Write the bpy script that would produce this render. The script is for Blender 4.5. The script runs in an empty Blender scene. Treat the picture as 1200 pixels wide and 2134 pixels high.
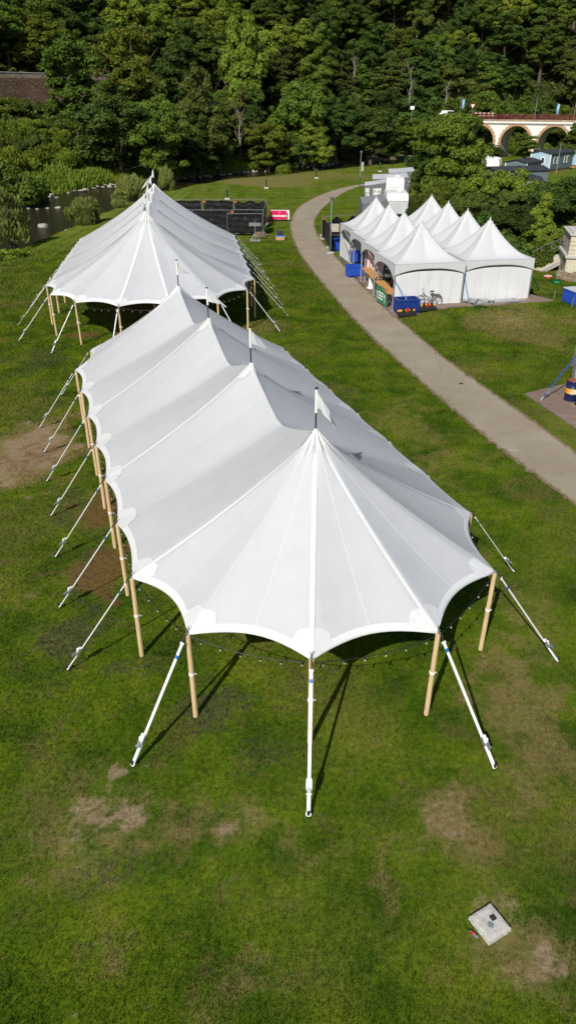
import bpy, math, random
import numpy as np
from mathutils import Vector, Matrix, noise as mnoise
C = bpy.context; S = C.scene
R = math.radians
random.seed(7); np.random.seed(7)
# ---------------------------------------------------------------- camera
CH, CF, CT = 11.3, 1480.0, R(30)
cam = bpy.data.objects.new('camera', bpy.data.cameras.new('camera'))
S.collection.objects.link(cam)
cam.location = (0, 0, CH); cam.rotation_euler = (R(60), 0, 0)
cam.data.sensor_fit = 'VERTICAL'; cam.data.sensor_height = 24.0
cam.data.lens = 24.0*CF/2134.0; cam.data.clip_start = .1; cam.data.clip_end = 3000
S.camera = cam
S.render.resolution_x = 575; S.render.resolution_y = 1024
# ---------------------------------------------------------------- light
SUN_EL, SUN_AZ = R(41), math.atan2(-.40, -.92)       # azimuth as atan2(x, y)
w = bpy.data.worlds.new('World'); S.world = w; w.use_nodes = True
nt = w.node_tree; bg = nt.nodes['Background']
sky = nt.nodes.new('ShaderNodeTexSky'); sky.sky_type = 'NISHITA'; sky.sun_disc = False
sky.sun_elevation = SUN_EL; sky.sun_rotation = SUN_AZ
nt.links.new(sky.outputs[0], bg.inputs[0]); bg.inputs[1].default_value = .08
sl = bpy.data.lights.new('sun', 'SUN'); sl.energy = 4.6; sl.angle = R(.53); sl.color = (1, .955, .87)
so = bpy.data.objects.new('sun', sl); S.collection.objects.link(so)
sd = Vector((math.sin(SUN_AZ)*math.cos(SUN_EL), math.cos(SUN_AZ)*math.cos(SUN_EL), math.sin(SUN_EL)))
so.rotation_euler = sd.to_track_quat('Z', 'Y').to_euler()
S.view_settings.view_transform = 'Standard'; S.view_settings.look = 'None'
S.view_settings.exposure = 0.1; S.view_settings.gamma = 1

def G(px, py, z=0.0):
    """point at height z seen at this place in the 1200x2134 photograph"""
    a = CT + math.atan((py-1067)/CF); D = (CH-z)/math.tan(a)
    return ((px-600)*(D*math.cos(CT)+(CH-z)*math.sin(CT))/CF, D)
def X(px, D, z=0.0):
    return (px-600)*(D*math.cos(CT)+(CH-z)*math.sin(CT))/CF
def Zat(py, D):
    return CH - D*math.tan(CT+math.atan((py-1067)/CF))

# ---------------------------------------------------------------- helpers
class MB:
    def __init__(s): s.v=[]; s.f=[]; s.m=[]
    def add(s, vs, fs, m=0):
        o=len(s.v); s.v += [tuple(p) for p in vs]
        for f in fs: s.f.append(tuple(i+o for i in f)); s.m.append(m)
    def box(s, c, d, m=0, rz=0, M=None, taper=1.0):
        x,y,z=[k/2 for k in d]
        vs=[Vector((a*x*(taper if e>0 else 1),b*y*(taper if e>0 else 1),e*z)) for e in(-1,1) for b in(-1,1) for a in(-1,1)]
        if M is None: M=Matrix.Rotation(rz,3,'Z')
        c=Vector(c)
        s.add([M@v+c for v in vs],[(0,2,3,1),(4,5,7,6),(0,1,5,4),(2,6,7,3),(0,4,6,2),(1,3,7,5)],m)
    def bar(s, a, b, wd, th, m=0, side=None):
        a=Vector(a); b=Vector(b); d=(b-a); L=d.length; d.normalize()
        if side is None: side=d.cross(Vector((0,0,1)))
        side=Vector(side); side=(side-d*side.dot(d))
        if side.length<1e-5: side=Vector((1,0,0))
        side.normalize(); n=side.cross(d)
        M=Matrix((side,d,n)).transposed()
        s.box((a+b)/2,(wd,L,th),m,M=M)
    def cyl(s, a, b, r0, r1=None, n=8, m=0, cap=True):
        if r1 is None: r1=r0
        a=Vector(a); b=Vector(b); d=(b-a).normalized()
        u=d.orthogonal().normalized(); w_=d.cross(u)
        vs=[]
        for p,r in((a,r0),(b,r1)):
            for i in range(n):
                t=2*math.pi*i/n; vs.append(p+(u*math.cos(t)+w_*math.sin(t))*r)
        fs=[(i,(i+1)%n,n+(i+1)%n,n+i) for i in range(n)]
        if cap: fs+= [tuple(range(n-1,-1,-1)),tuple(range(n,2*n))]
        s.add(vs,fs,m)
    def tube(s, pts, r, n=6, m=0):
        pts=[Vector(p) for p in pts]; rr=r if isinstance(r,(list,tuple)) else [r]*len(pts)
        vs=[]; up=None
        for k,p in enumerate(pts):
            d=(pts[min(k+1,len(pts)-1)]-pts[max(k-1,0)]).normalized()
            if up is None: up=d.orthogonal().normalized()
            up=(up-d*up.dot(d)).normalized(); w_=d.cross(up)
            for i in range(n):
                t=2*math.pi*i/n; vs.append(p+(up*math.cos(t)+w_*math.sin(t))*rr[k])
        fs=[]
        for k in range(len(pts)-1):
            for i in range(n): fs.append((k*n+i,k*n+(i+1)%n,(k+1)*n+(i+1)%n,(k+1)*n+i))
        fs+=[tuple(range(n-1,-1,-1)),tuple((len(pts)-1)*n+i for i in range(n))]
        s.add(vs,fs,m)
    def lathe(s, c, prof, n=14, m=0):
        vs=[];fs=[]
        for r,z in prof:
            for i in range(n):
                t=2*math.pi*i/n; vs.append((c[0]+r*math.cos(t),c[1]+r*math.sin(t),c[2]+z))
        for k in range(len(prof)-1):
            for i in range(n): fs.append((k*n+i,k*n+(i+1)%n,(k+1)*n+(i+1)%n,(k+1)*n+i))
        fs.append(tuple(range(n-1,-1,-1))); fs.append(tuple((len(prof)-1)*n+i for i in range(n)))
        s.add(vs,fs,m)
    def torus(s, c, Rr, r, axis, n=20, k=6, m=0):
        axis=Vector(axis).normalized(); u=axis.orthogonal().normalized(); w_=axis.cross(u); vs=[];fs=[]
        for i in range(n):
            t=2*math.pi*i/n; d=u*math.cos(t)+w_*math.sin(t)
            for j in range(k):
                q=2*math.pi*j/k; vs.append(Vector(c)+d*(Rr+r*math.cos(q))+axis*r*math.sin(q))
        for i in range(n):
            for j in range(k): fs.append((i*k+j,((i+1)%n)*k+j,((i+1)%n)*k+(j+1)%k,i*k+(j+1)%k))
        s.add(vs,fs,m)
    def grid(s, fn, nu, nv, m=0):
        vs=[fn(i/nu,j/nv) for i in range(nu+1) for j in range(nv+1)]
        fs=[(i*(nv+1)+j,(i+1)*(nv+1)+j,(i+1)*(nv+1)+j+1,i*(nv+1)+j+1) for i in range(nu) for j in range(nv)]
        s.add(vs,fs,m)
    def build(s, name, mats, parent=None, smooth=False, kind=None, bevel=0):
        me=bpy.data.meshes.new(name); me.from_pydata(s.v,[],s.f); me.update()
        if not isinstance(mats,(list,tuple)): mats=[mats]
        for q in mats: me.materials.append(q)
        me.polygons.foreach_set('material_index',s.m)
        if smooth: me.polygons.foreach_set('use_smooth',[True]*len(s.f))
        o=bpy.data.objects.new(name,me); S.collection.objects.link(o)
        if parent: o.parent=parent
        if kind: o['kind']=kind
        if bevel:
            b=o.modifiers.new('bevel','BEVEL'); b.width=bevel; b.segments=2; b.limit_method='ANGLE'
        return o
def tag(o,label,cat,group=None,kind=None):
    o['label']=label; o['category']=cat
    if group: o['group']=group
    if kind: o['kind']=kind
    return o
def root(name,label,cat,loc=(0,0,0),rz=0,group=None):
    o=bpy.data.objects.new(name,None); S.collection.objects.link(o)
    o.empty_display_size=.3; o.location=loc; o.rotation_euler=(0,0,rz)
    return tag(o,label,cat,group)
def dup(r,loc,rz,label=None,sc=None):
    n=r.copy(); S.collection.objects.link(n); n.location=loc; n.rotation_euler=(0,0,rz)
    if sc is not None: n.scale=sc
    if label: n['label']=label
    for ch in list(r.children):
        c=ch.copy(); S.collection.objects.link(c); c.parent=n
        for g in list(ch.children):
            d=g.copy(); S.collection.objects.link(d); d.parent=c
    return n

# ---------------------------------------------------------------- materials
class NT:
    def __init__(s,name):
        s.m=bpy.data.materials.new(name); s.m.use_nodes=True; s.t=s.m.node_tree
        s.b=s.t.nodes['Principled BSDF']; s.n=s.t.nodes; s.l=s.t.links
    def new(s,t,**k):
        n=s.n.new(t)
        for a,b in k.items(): setattr(n,a,b)
        return n
    def coord(s,kind='Object'):
        if not hasattr(s,'_tc'): s._tc=s.new('ShaderNodeTexCoord')
        return s._tc.outputs[kind]
    def noise(s,scale,detail=4,rough=.55,vec=None,dist=0):
        n=s.new('ShaderNodeTexNoise'); n.inputs['Scale'].default_value=scale; n.inputs['Detail'].default_value=detail
        n.inputs['Roughness'].default_value=rough; n.inputs['Distortion'].default_value=dist
        s.l.new(vec if vec is not None else s.coord(),n.inputs['Vector']); return n.outputs['Fac']
    def ramp(s,fac,stops):
        n=s.new('ShaderNodeValToRGB'); e=n.color_ramp.elements
        while len(e)<len(stops): e.new(.5)
        for q,(p,c) in zip(e,stops): q.position=p; q.color=(*c,1) if len(c)==3 else c
        s.l.new(fac,n.inputs[0]); return n.outputs[0]
    def mix(s,f,a,b,mode='MIX'):
        n=s.new('ShaderNodeMix'); n.data_type='RGBA'; n.blend_type=mode
        for v,i in((f,0),(a,6),(b,7)):
            if hasattr(v,'is_output'): s.l.new(v,n.inputs[i])
            elif i==0: n.inputs[0].default_value=v
            else: n.inputs[i].default_value=(*v,1)
        return n.outputs[2]
    def math(s,op,a,b=0.0,c=None):
        n=s.new('ShaderNodeMath',operation=op)
        for i,v in enumerate((a,b) if c is None else (a,b,c)):
            if hasattr(v,'is_output'): s.l.new(v,n.inputs[i])
            else: n.inputs[i].default_value=v
        return n.outputs[0]
    def attr(s,name):
        n=s.new('ShaderNodeAttribute'); n.attribute_name=name; return n.outputs['Fac']
    def smooth(s,v,lo,hi):
        n=s.new('ShaderNodeMapRange',interpolation_type='SMOOTHSTEP'); n.inputs[1].default_value=lo; n.inputs[2].default_value=hi
        s.l.new(v,n.inputs[0]); return n.outputs[0]
    def col(s,c): s.l.new(c,s.b.inputs['Base Color'])
    def bump(s,h,st=.3,d=.02):
        n=s.new('ShaderNodeBump'); n.inputs['Strength'].default_value=st; n.inputs['Distance'].default_value=d
        s.l.new(h,n.inputs['Height']); s.l.new(n.outputs[0],s.b.inputs['Normal'])
    def set(s,rough=.7,spec=.3,metal=0):
        s.b.inputs['Roughness'].default_value=rough; s.b.inputs['Specular IOR Level'].default_value=spec
        s.b.inputs['Metallic'].default_value=metal
def simple(name,c,rough=.6,metal=0,var=.12,scale=6,spec=.35,bump=0):
    q=NT(name); q.set(rough,spec,metal)
    f=q.noise(scale,5,.6)
    lo=tuple(k*(1-var) for k in c); hi=tuple(min(1,k*(1+var)) for k in c)
    q.col(q.ramp(f,[(.3,lo),(.7,hi)]))
    if bump: q.bump(q.noise(scale*4,4),bump,.02)
    return q.m
def mixshader(q,fac,other):
    mx=q.new('ShaderNodeMixShader'); mx.inputs[0].default_value=fac
    out=[n for n in q.n if n.type=='OUTPUT_MATERIAL'][0]
    q.l.new(q.b.outputs[0],mx.inputs[1]); q.l.new(other,mx.inputs[2]); q.l.new(mx.outputs[0],out.inputs[0])
def fabric(name,c,tr=.12,bs=.15,sc=3):
    q=NT(name); q.set(.55,.25)
    f=q.noise(sc,6,.6); cc=q.ramp(f,[(.3,tuple(k*.955 for k in c)),(.7,c)]); q.col(cc)
    q.bump(q.noise(sc*1.2,3,.5,dist=.6),bs,.05)
    t=q.new('ShaderNodeBsdfTranslucent'); q.l.new(cc,t.inputs[0]); mixshader(q,tr,t.outputs[0]); return q.m
M_canvas=fabric('tent_canvas',(.53,.541,.565),.06,.16,1.6)
def panelled(m):
    t=m.node_tree; b=t.nodes['Principled BSDF']; src=b.inputs['Base Color'].links[0].from_socket
    a=t.nodes.new('ShaderNodeAttribute'); a.attribute_name='panel'; mx=t.nodes.new('ShaderNodeMix'); mx.data_type='RGBA'; mx.blend_type='MULTIPLY'; mx.inputs[0].default_value=1
    rr=t.nodes.new('ShaderNodeValToRGB'); rr.color_ramp.elements[0].color=(.955,.96,.965,1); rr.color_ramp.elements[1].color=(1.0,1.0,1.0,1)
    t.links.new(a.outputs['Fac'],rr.inputs[0]); t.links.new(src,mx.inputs[6]); t.links.new(rr.outputs[0],mx.inputs[7])
    n=t.nodes.new('ShaderNodeTexNoise'); n.inputs['Scale'].default_value=.7; n.inputs['Detail'].default_value=8; n.inputs['Roughness'].default_value=.7
    tc=t.nodes.new('ShaderNodeTexCoord'); t.links.new(tc.outputs['Object'],n.inputs[0]); r2=t.nodes.new('ShaderNodeValToRGB'); r2.color_ramp.elements[0].position=.3; r2.color_ramp.elements[0].color=(.95,.95,.94,1); r2.color_ramp.elements[1].position=.55
    t.links.new(n.outputs['Fac'],r2.inputs[0]); m2=t.nodes.new('ShaderNodeMix'); m2.data_type='RGBA'; m2.blend_type='MULTIPLY'; m2.inputs[0].default_value=1
    t.links.new(mx.outputs[2],m2.inputs[6]); t.links.new(r2.outputs[0],m2.inputs[7]); t.links.new(m2.outputs[2],b.inputs['Base Color'])
panelled(M_canvas)
M_seam=fabric('tent_webbing',(.665,.67,.68),.05,.1,4)
M_patch=fabric('tent_patch',(.63,.634,.645),.06,.3,5)
M_pvc=fabric('white_pvc',(.60,.605,.62),.10,.12,2)
M_wallpvc=fabric('white_sidewall',(.72,.725,.735),.10,.25,2.2)
M_white=simple('white_paint',(.78,.78,.77),.4,var=.05)
M_strap=simple('white_strap',(.82,.82,.82),.6,var=.04)
M_bluetag=simple('blue_label',(.02,.16,.5),.5)
M_steel=simple('galvanised_steel',(.42,.44,.46),.38,.75,.12,9)
M_alu=simple('aluminium',(.58,.6,.62),.35,.7,.08,7)
M_dark=simple('dark_metal',(.045,.047,.05),.5,.4)
M_black=simple('black_plastic',(.018,.018,.02),.5)
M_blackcloth=fabric('black_mesh_cloth',(.009,.009,.010),.03,.4,3)
M_blue=simple('blue_plastic',(.018,.075,.42),.38,var=.12,scale=5)
M_navy=simple('navy_paint',(.012,.018,.075),.35)
M_cream=simple('cream_paint',(.72,.62,.42),.5,var=.1)
M_rust=simple('rusty_red_lid',(.22,.06,.03),.6,var=.3,scale=12)
M_yellow=simple('yellow_plastic',(.72,.38,.03),.5)
M_orange=simple('orange_plastic',(.75,.16,.03),.5)
M_red=simple('red_plastic',(.5,.015,.02),.45)
M_pink=simple('magenta_banner',(.62,.012,.11),.5,var=.08)
M_green=simple('green_banner',(.012,.22,.07),.5,var=.08)
M_dgreen=simple('dark_green_paint',(.012,.09,.04),.5)
M_glass=simple('bulb_glass',(.30,.27,.2),.1,spec=.6)
M_win=simple('dark_window',(.025,.03,.035),.08,spec=.7)
M_greycloth=simple('grey_awning',(.13,.135,.145),.7,var=.08)
M_lgrey=simple('pale_grey_roof',(.50,.51,.53),.55,var=.06)
M_conc=NT('concrete'); M_conc.set(.85,.2)
f=M_conc.noise(7,8,.65); g=M_conc.noise(38,5,.6)
cc=M_conc.ramp(f,[(.25,(.30,.27,.225)),(.45,(.47,.45,.41)),(.72,(.56,.545,.51))])
M_conc.col(M_conc.mix(.25,cc,M_conc.ramp(g,[(.35,(.25,.24,.21)),(.6,(.6,.6,.57))]))); M_conc.bump(M_conc.noise(22,8,.7),.6,.02); M_conc=M_conc.m
def wood(name,a,b,sc=(30,30,3)):
    q=NT(name); q.set(.6,.25); mp=q.new('ShaderNodeMapping'); mp.inputs['Scale'].default_value=sc
    q.l.new(q.coord(),mp.inputs[0]); f=q.noise(1,6,.6,vec=mp.outputs[0],dist=.6)
    q.col(q.ramp(f,[(.3,a),(.7,b)])); q.bump(f,.2,.01); return q.m
M_pole=wood('pine_pole',(.50,.35,.18),(.70,.53,.32))
M_table=wood('table_wood',(.42,.19,.06),(.6,.32,.12),(20,3,20))
def planks(name,a,b,pw=.5,rot=0):
    q=NT(name); q.set(.8,.2); mp=q.new('ShaderNodeMapping'); mp.inputs['Rotation'].default_value=(0,0,rot); q.l.new(q.coord(),mp.inputs[0])
    br=q.new('ShaderNodeTexBrick'); br.inputs['Scale'].default_value=1; br.inputs['Brick Width'].default_value=2.4; br.inputs['Row Height'].default_value=pw
    br.inputs['Mortar Size'].default_value=.012; br.inputs['Bias'].default_value=0
    br.inputs['Color1'].default_value=(*a,1); br.inputs['Color2'].default_value=(*b,1); br.inputs['Mortar'].default_value=(.03,.022,.018,1)
    q.l.new(mp.outputs[0],br.inputs[0])
    f=q.noise(5,8,.7); g=q.noise(1.1,3)
    c=q.mix(.45,br.outputs[0],q.ramp(f,[(.3,tuple(k*.55 for k in a)),(.7,tuple(k*1.35 for k in b))]))
    q.col(q.mix(q.math('MULTIPLY',g,.4),c,(.2,.17,.15))); q.bump(f,.2,.01); return q.m
M_deck=planks('stage_planks',(.17,.115,.085),(.25,.18,.14),.6)
# --- grass ground
def ground_mat(name='meadow_ground',blades=False):
    q=NT(name); q.set(.95,.02)
    co=q.coord('Object')
    big=q.noise(.13,5,.6); mid=q.noise(.55,6,.65); fine=q.noise(9,6,.75); vf=q.noise(60,4,.8); sp=q.noise(24,3,.6,dist=1.5)
    c=q.ramp(mid,[(.26,(.022,.048,.005)),(.42,(.054,.098,.007)),(.56,(.094,.142,.009)),(.74,(.170,.188,.018))])
    c=q.mix(q.math('MULTIPLY',q.smooth(big,.48,.66),.75),c,(.130,.135,.028))
    c=q.mix(q.math('MULTIPLY',q.smooth(q.noise(.38,7,.7,dist=.8),.52,.68),.62),c,(.135,.105,.042))
    c=q.mix(q.math('MULTIPLY',q.smooth(q.noise(.3,5,.6,dist=1),.55,.7),.4),c,(.028,.055,.010))
    c=q.mix(q.math('MULTIPLY',q.smooth(q.noise(1.4,6,.7,dist=.5),.52,.70),.55),c,(.135,.105,.045))
    # mown stripes on the bank
    mp=q.new('ShaderNodeMapping'); mp.inputs['Rotation'].default_value=(0,0,R(-13)); mp.inputs['Scale'].default_value=(1.0,.035,1); q.l.new(co,mp.inputs[0])
    st=q.noise(1.0,4,.6,vec=mp.outputs[0],dist=.3)
    c=q.mix(q.math('MULTIPLY',q.math('MULTIPLY',q.smooth(st,.45,.62),q.attr('mow')),.55),c,(.19,.21,.055))
    # lawn speckle
    c=q.mix(.85,c,q.ramp(fine,[(.28,(.20,.22,.19)),(.5,(.5,.5,.5)),(.74,(.76,.74,.66))]),'OVERLAY')
    c=q.mix(.65,c,q.ramp(vf,[(.3,(.22,.24,.2)),(.5,(.5,.5,.5)),(.7,(.78,.76,.6))]),'OVERLAY')
    c=q.mix(.6,c,q.ramp(q.noise(7,7,.85),[(.3,(.30,.34,.28)),(.5,(.5,.5,.5)),(.7,(.74,.71,.56))]),'OVERLAY')
    def masked(c,attr,col,a,b,k=1.0,nf=None):
        e=q.math('ADD',q.attr(attr),q.math('MULTIPLY',q.math('SUBTRACT',nf if nf is not None else q.noise(2.2,8,.72,dist=.4),.5),1.3))
        return q.mix(q.math('MULTIPLY',q.smooth(e,a,b),k),c,col)
    dry=q.ramp(fine,[(.3,(.12,.095,.03)),(.7,(.26,.205,.085))])
    c=masked(c,'dry',dry,.25,.72,.85)
    clippings=q.ramp(fine,[(.3,(.030,.034,.014)),(.5,(.066,.066,.034)),(.7,(.13,.118,.066))])  # grey-olive tones of mown clippings lying on the lawn
    c=masked(c,'clip',clippings,.4,.75,.75,q.noise(5,8,.7))
    bare=q.ramp(q.noise(14,8,.8),[(.3,(.13,.085,.05)),(.5,(.27,.195,.12)),(.7,(.42,.33,.215))])
    c=masked(c,'bare',bare,.42,.72,.88,q.noise(4.5,10,.78))
    red=q.ramp(fine,[(.3,(.075,.038,.016)),(.7,(.20,.115,.05))])
    c=masked(c,'red',red,.4,.8,.8)
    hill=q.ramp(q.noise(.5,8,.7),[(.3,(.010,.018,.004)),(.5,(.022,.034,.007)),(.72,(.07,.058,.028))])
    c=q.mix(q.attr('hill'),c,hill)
    bed=q.ramp(q.noise(2.5,8,.7),[(.3,(.05,.042,.028)),(.7,(.2,.18,.14))])
    c=q.mix(q.attr('bank'),c,bed)
    q.col(c)
    h=q.math('ADD',q.math('MULTIPLY',fine,.6),q.math('MULTIPLY',vf,.35))
    if blades:
        c=q.mix(1,c,q.ramp(q.attr('tint'),[(0,(.45,.52,.4)),(.5,(1,1,1)),(1,(1,.93,.75))]),'MULTIPLY')
        bs=q.new('ShaderNodeBrightContrast'); q.l.new(c,bs.inputs[0]); q.col(c); t=q.new('ShaderNodeBsdfTranslucent'); q.l.new(c,t.inputs[0]); mixshader(q,.25,t.outputs[0])
    else: q.bump(q.math('ADD',h,q.math('MULTIPLY',sp,.4)),.75,.05)
    return q.m
M_ground=ground_mat()
def leaf_mat(name,dark,light,tr=.25,hue=.014):
    q=NT(name); q.set(.65,.15)
    oi=q.new('ShaderNodeObjectInfo')
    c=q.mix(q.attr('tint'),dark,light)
    hs=q.new('ShaderNodeHueSaturation'); q.l.new(c,hs.inputs['Color'])
    q.l.new(q.math('ADD',q.math('MULTIPLY',oi.outputs['Random'],hue*2),.5-hue),hs.inputs['Hue'])
    q.l.new(q.math('ADD',q.math('MULTIPLY',q.math('FRACT',q.math('MULTIPLY',oi.outputs['Random'],7.31)),.7),.66),hs.inputs['Value'])
    q.l.new(hs.outputs[0],q.b.inputs['Base Color'])
    t=q.new('ShaderNodeBsdfTranslucent'); q.l.new(hs.outputs[0],t.inputs[0]); mixshader(q,tr,t.outputs[0]); return q.m
L_dark=leaf_mat('dark_leaves',(.026,.052,.009),(.074,.122,.019))
L_mid=leaf_mat('green_leaves',(.040,.070,.009),(.112,.168,.021))
L_light=leaf_mat('light_leaves',(.070,.105,.010),(.185,.235,.026))
L_bright=leaf_mat('bright_leaves',(.045,.085,.010),(.120,.185,.020))
L_pale=leaf_mat('willow_leaves',(.10,.125,.030),(.26,.29,.075))
L_olive=leaf_mat('olive_leaves',(.045,.064,.011),(.115,.145,.026))
M_bark=simple('bark',(.095,.075,.055),.9,var=.4,scale=4,bump=.5)
M_pbark=simple('pale_bark',(.19,.16,.125),.9,var=.3,scale=6,bump=.3)
M_rock=simple('river_rock',(.34,.31,.27),.9,var=.35,scale=2.5,bump=.7)

# ---------------------------------------------------------------- terrain
near=[(-60,10),(-40,38),(-30,56),(-25.5,66),(-24.5,69.7),(-24.1,77.5),(-23.6,86),(-22.8,96),(-21,109.3),(-18.5,121),(-10.1,137.8),(0,148),(9.7,159.3),(20.8,171.2),(30,180),(42,192),(60,203),(120,214),(300,240)]
farb=[(-110,10),(-75,45),(-50,80),(-41,103),(-38.5,118),(-34,130),(-29,142),(-20.4,151),(-11.9,161),(0,175),(11.4,187),(30,204),(42,210),(60,215),(120,226),(300,252)]
def sdist(poly,X_,Y_):
    best=np.full(X_.shape,1e9); sg=np.ones(X_.shape)
    for (x0,y0),(x1,y1) in zip(poly[:-1],poly[1:]):
        dx,dy=x1-x0,y1-y0; L2=dx*dx+dy*dy
        t=np.clip(((X_-x0)*dx+(Y_-y0)*dy)/L2,0,1)
        d=np.hypot(X_-x0-t*dx,Y_-y0-t*dy)
        s=np.where((X_-x0)*dy-(Y_-y0)*dx<0,1.,-1.)
        m=d<best-1e-9; best=np.where(m,d,best); sg=np.where(m,s,sg)
    return best*sg
def sm(v,a,b):
    t=np.clip((v-a)/(b-a),0,1); return t*t*(3-2*t)
def nz(X_,Y_,s,seed=0):
    a=np.sin(X_*s*1.3+seed)*np.cos(Y_*s*1.1+seed*2.1)+np.sin((X_*.8+Y_*.9)*s*1.9+seed*.7)*.6+np.cos((X_*1.2-Y_*.7)*s*2.7+seed*1.3)*.4
    return a/2
ROAD_Y=213.0
def height(X_,Y_):
    X_=np.asarray(X_,float); Y_=np.asarray(Y_,float)
    dn=sdist(near,X_,Y_)+nz(X_,Y_,.35)*.8; df=sdist(farb,X_,Y_)+nz(X_,Y_,.3,3)*1.2
    z=-.35*sm(dn,-6,-.5)
    z=z-1.9*sm(dn,-.5,1.4)
    left=sm(-X_,22,34)
    rise=np.where(df>0,1.0,0)*0
    slope_c=.22*np.clip(df,0,12)+.98*np.clip(df-12,0,400)
    slope_l=.33*np.clip(df,0,39)+.1*np.clip(df-39,0,3)+.95*np.clip(df-47,0,400)+4.6*sm(df,39.6,40.2)
    hill=slope_c*(1-left)+slope_l*left
    z=z+1.0*sm(df,-1.5,.8)+np.where(df>0,hill,0)
    z=z+.33*sm(X_,6.6,9.5)*sm(Y_,40,44)*(1-sm(Y_,66,80))*(1-sm(X_,17,22))
    z=z+nz(X_,Y_,.12,5)*1.2*sm(df,5,40)
    return z
def hz(x,y): return float(height(np.array([x]),np.array([y]))[0])
def steps(segs):
    o=[]
    for a,b,s in segs:
        n=max(1,int(round((b-a)/s))); o+=list(np.linspace(a,b,n,endpoint=False))
    return np.array(o+[segs[-1][1]])
gx=steps([(-240,-110,8),(-110,-60,3),(-60,-34,1.4),(-34,-14,.6),(-14,14,.2),(14,34,.6),(34,110,2.5),(110,240,8)])
gy=steps([(-40,3,3),(3,32,.2),(32,66,.5),(66,130,.8),(130,215,1.3),(215,330,4)])
XX,YY=np.meshgrid(gx,gy,indexing='ij'); ZZ=height(XX,YY)
nx,ny=XX.shape
verts=np.stack([XX,YY,ZZ],-1).reshape(-1,3)
idx=np.arange(nx*ny).reshape(nx,ny)
faces=np.stack([idx[:-1,:-1],idx[1:,:-1],idx[1:,1:],idx[:-1,1:]],-1).reshape(-1,4)
me=bpy.data.meshes.new('ground'); me.from_pydata(verts.tolist(),[],faces.tolist()); me.materials.append(M_ground)
me.polygons.foreach_set('use_smooth',[True]*len(me.polygons))
ground=bpy.data.objects.new('ground',me); S.collection.objects.link(ground); ground['kind']='structure'
blobs={ # (px,py,radius px across,radius px up,strength)
'bare':[(340,1800,340,170,.33),(1060,1910,150,180,.36),(940,1700,80,90,.5),(150,1700,160,110,.42),(520,1720,150,60,.40),(600,1500,300,120,.22),(1000,560,300,20,.25),(185,1685,75,48,.62),(275,1702,26,36,.85),(248,1608,30,22,.75),(470,1728,28,12,.7),(556,1698,16,10,.6),(375,1590,26,14,.45),(1140,2010,60,50,.68),(1065,2015,22,18,.6),(1030,1885,75,28,.62),(870,1760,30,50,.4),(1100,1960,50,70,.45),(575,2060,26,24,.5),(935,1730,40,60,.5),(160,1752,34,18,.6),(410,1692,14,12,.6),
        (62,945,85,60,.78),(1060,672,40,10,.5),(490,1720,20,9,.6),(300,1812,30,20,.4),(160,2105,30,20,.5),(230,1980,20,45,.35),(1010,1400,40,70,.3)],
'red':[(300,1800,300,160,.22),(700,1640,200,100,.25),(480,1650,120,60,.35),(950,1250,200,250,.15),(200,1250,160,200,.2),(215,1185,70,60,.95),(212,1060,48,50,.9),(66,960,80,52,.6),(130,998,60,12,.6),(1015,1150,20,25,.6),(250,1600,40,30,.5),(725,1615,50,30,.35),(735,1640,35,20,.3),(300,635,80,30,.9),(170,698,60,8,.8),(1130,610,50,30,.4)],
'dry':[(930,1700,60,80,.8),(800,1850,30,120,.55),(830,1760,60,40,.4),(1000,1760,70,60,.5),(1100,1500,110,200,.6),(230,1750,180,120,.45),(480,1720,130,60,.5),(850,880,90,60,.45),(920,960,110,50,.4),(1080,680,110,45,.6),(660,1780,90,60,.4),(1080,1980,120,110,.6),(60,940,95,80,1.0),(1100,1290,80,120,.45),
       (500,2040,140,70,.4),(230,1980,50,70,.5),(60,1240,40,50,.4),(540,680,60,25,.5),(980,760,60,30,.4),(560,375,140,16,.6),(700,365,120,10,.5),(300,690,70,12,.6)],
'clip':[(150,1330,90,60,.75),(260,1390,90,30,.6),(190,1180,40,120,.6),(440,1470,80,60,.7),(560,1560,110,40,.55),(150,1060,50,60,.6),(240,1800,120,70,.55),(700,1420,70,60,.5),(1020,1400,120,60,.45),(380,1880,110,60,.4),(90,750,60,40,.6),(80,860,60,60,.5),(300,700,150,40,.4),(620,1430,80,30,.5),(1050,1820,90,60,.4),(120,1420,60,60,.5)]}
def blobmask(lst):
    o=np.zeros(XX.shape)
    for px,py,rx,ry,st in lst:
        x,y=G(px,py); x1,_=G(px+rx,py); _,ya=G(px,py-ry); _,yb=G(px,py+ry)
        d=np.sqrt(((XX-x)/abs(x1-x))**2+((YY-y)/(abs(ya-yb)/2))**2)
        sc_=1.6/max(.3,abs(x1-x)); d=d*(1+.55*nz(XX,YY,sc_*1.3,px*.01)+.28*nz(XX,YY,sc_*3.1,py*.01))
        o=np.maximum(o,st*(1-sm(d,.35,1.5)))
    return o
dn=sdist(near,XX,YY); df=sdist(farb,XX,YY)
masks={k:blobmask(v) for k,v in blobs.items()}
masks['mow']=sm(-XX,8,14)*sm(YY,40,52)*(1-sm(YY,112,125))*(1-sm(dn,-1.5,-.3))+.25*sm(YY,95,105)*sm(XX,-16,-8)
masks['bank']=sm(dn,-.4,.5)*(1-sm(df,1.0,3.0))
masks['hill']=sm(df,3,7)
for k,v in masks.items():
    a=me.attributes.new(k,'FLOAT','POINT'); a.data.foreach_set('value',v.reshape(-1).astype(np.float32))
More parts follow.
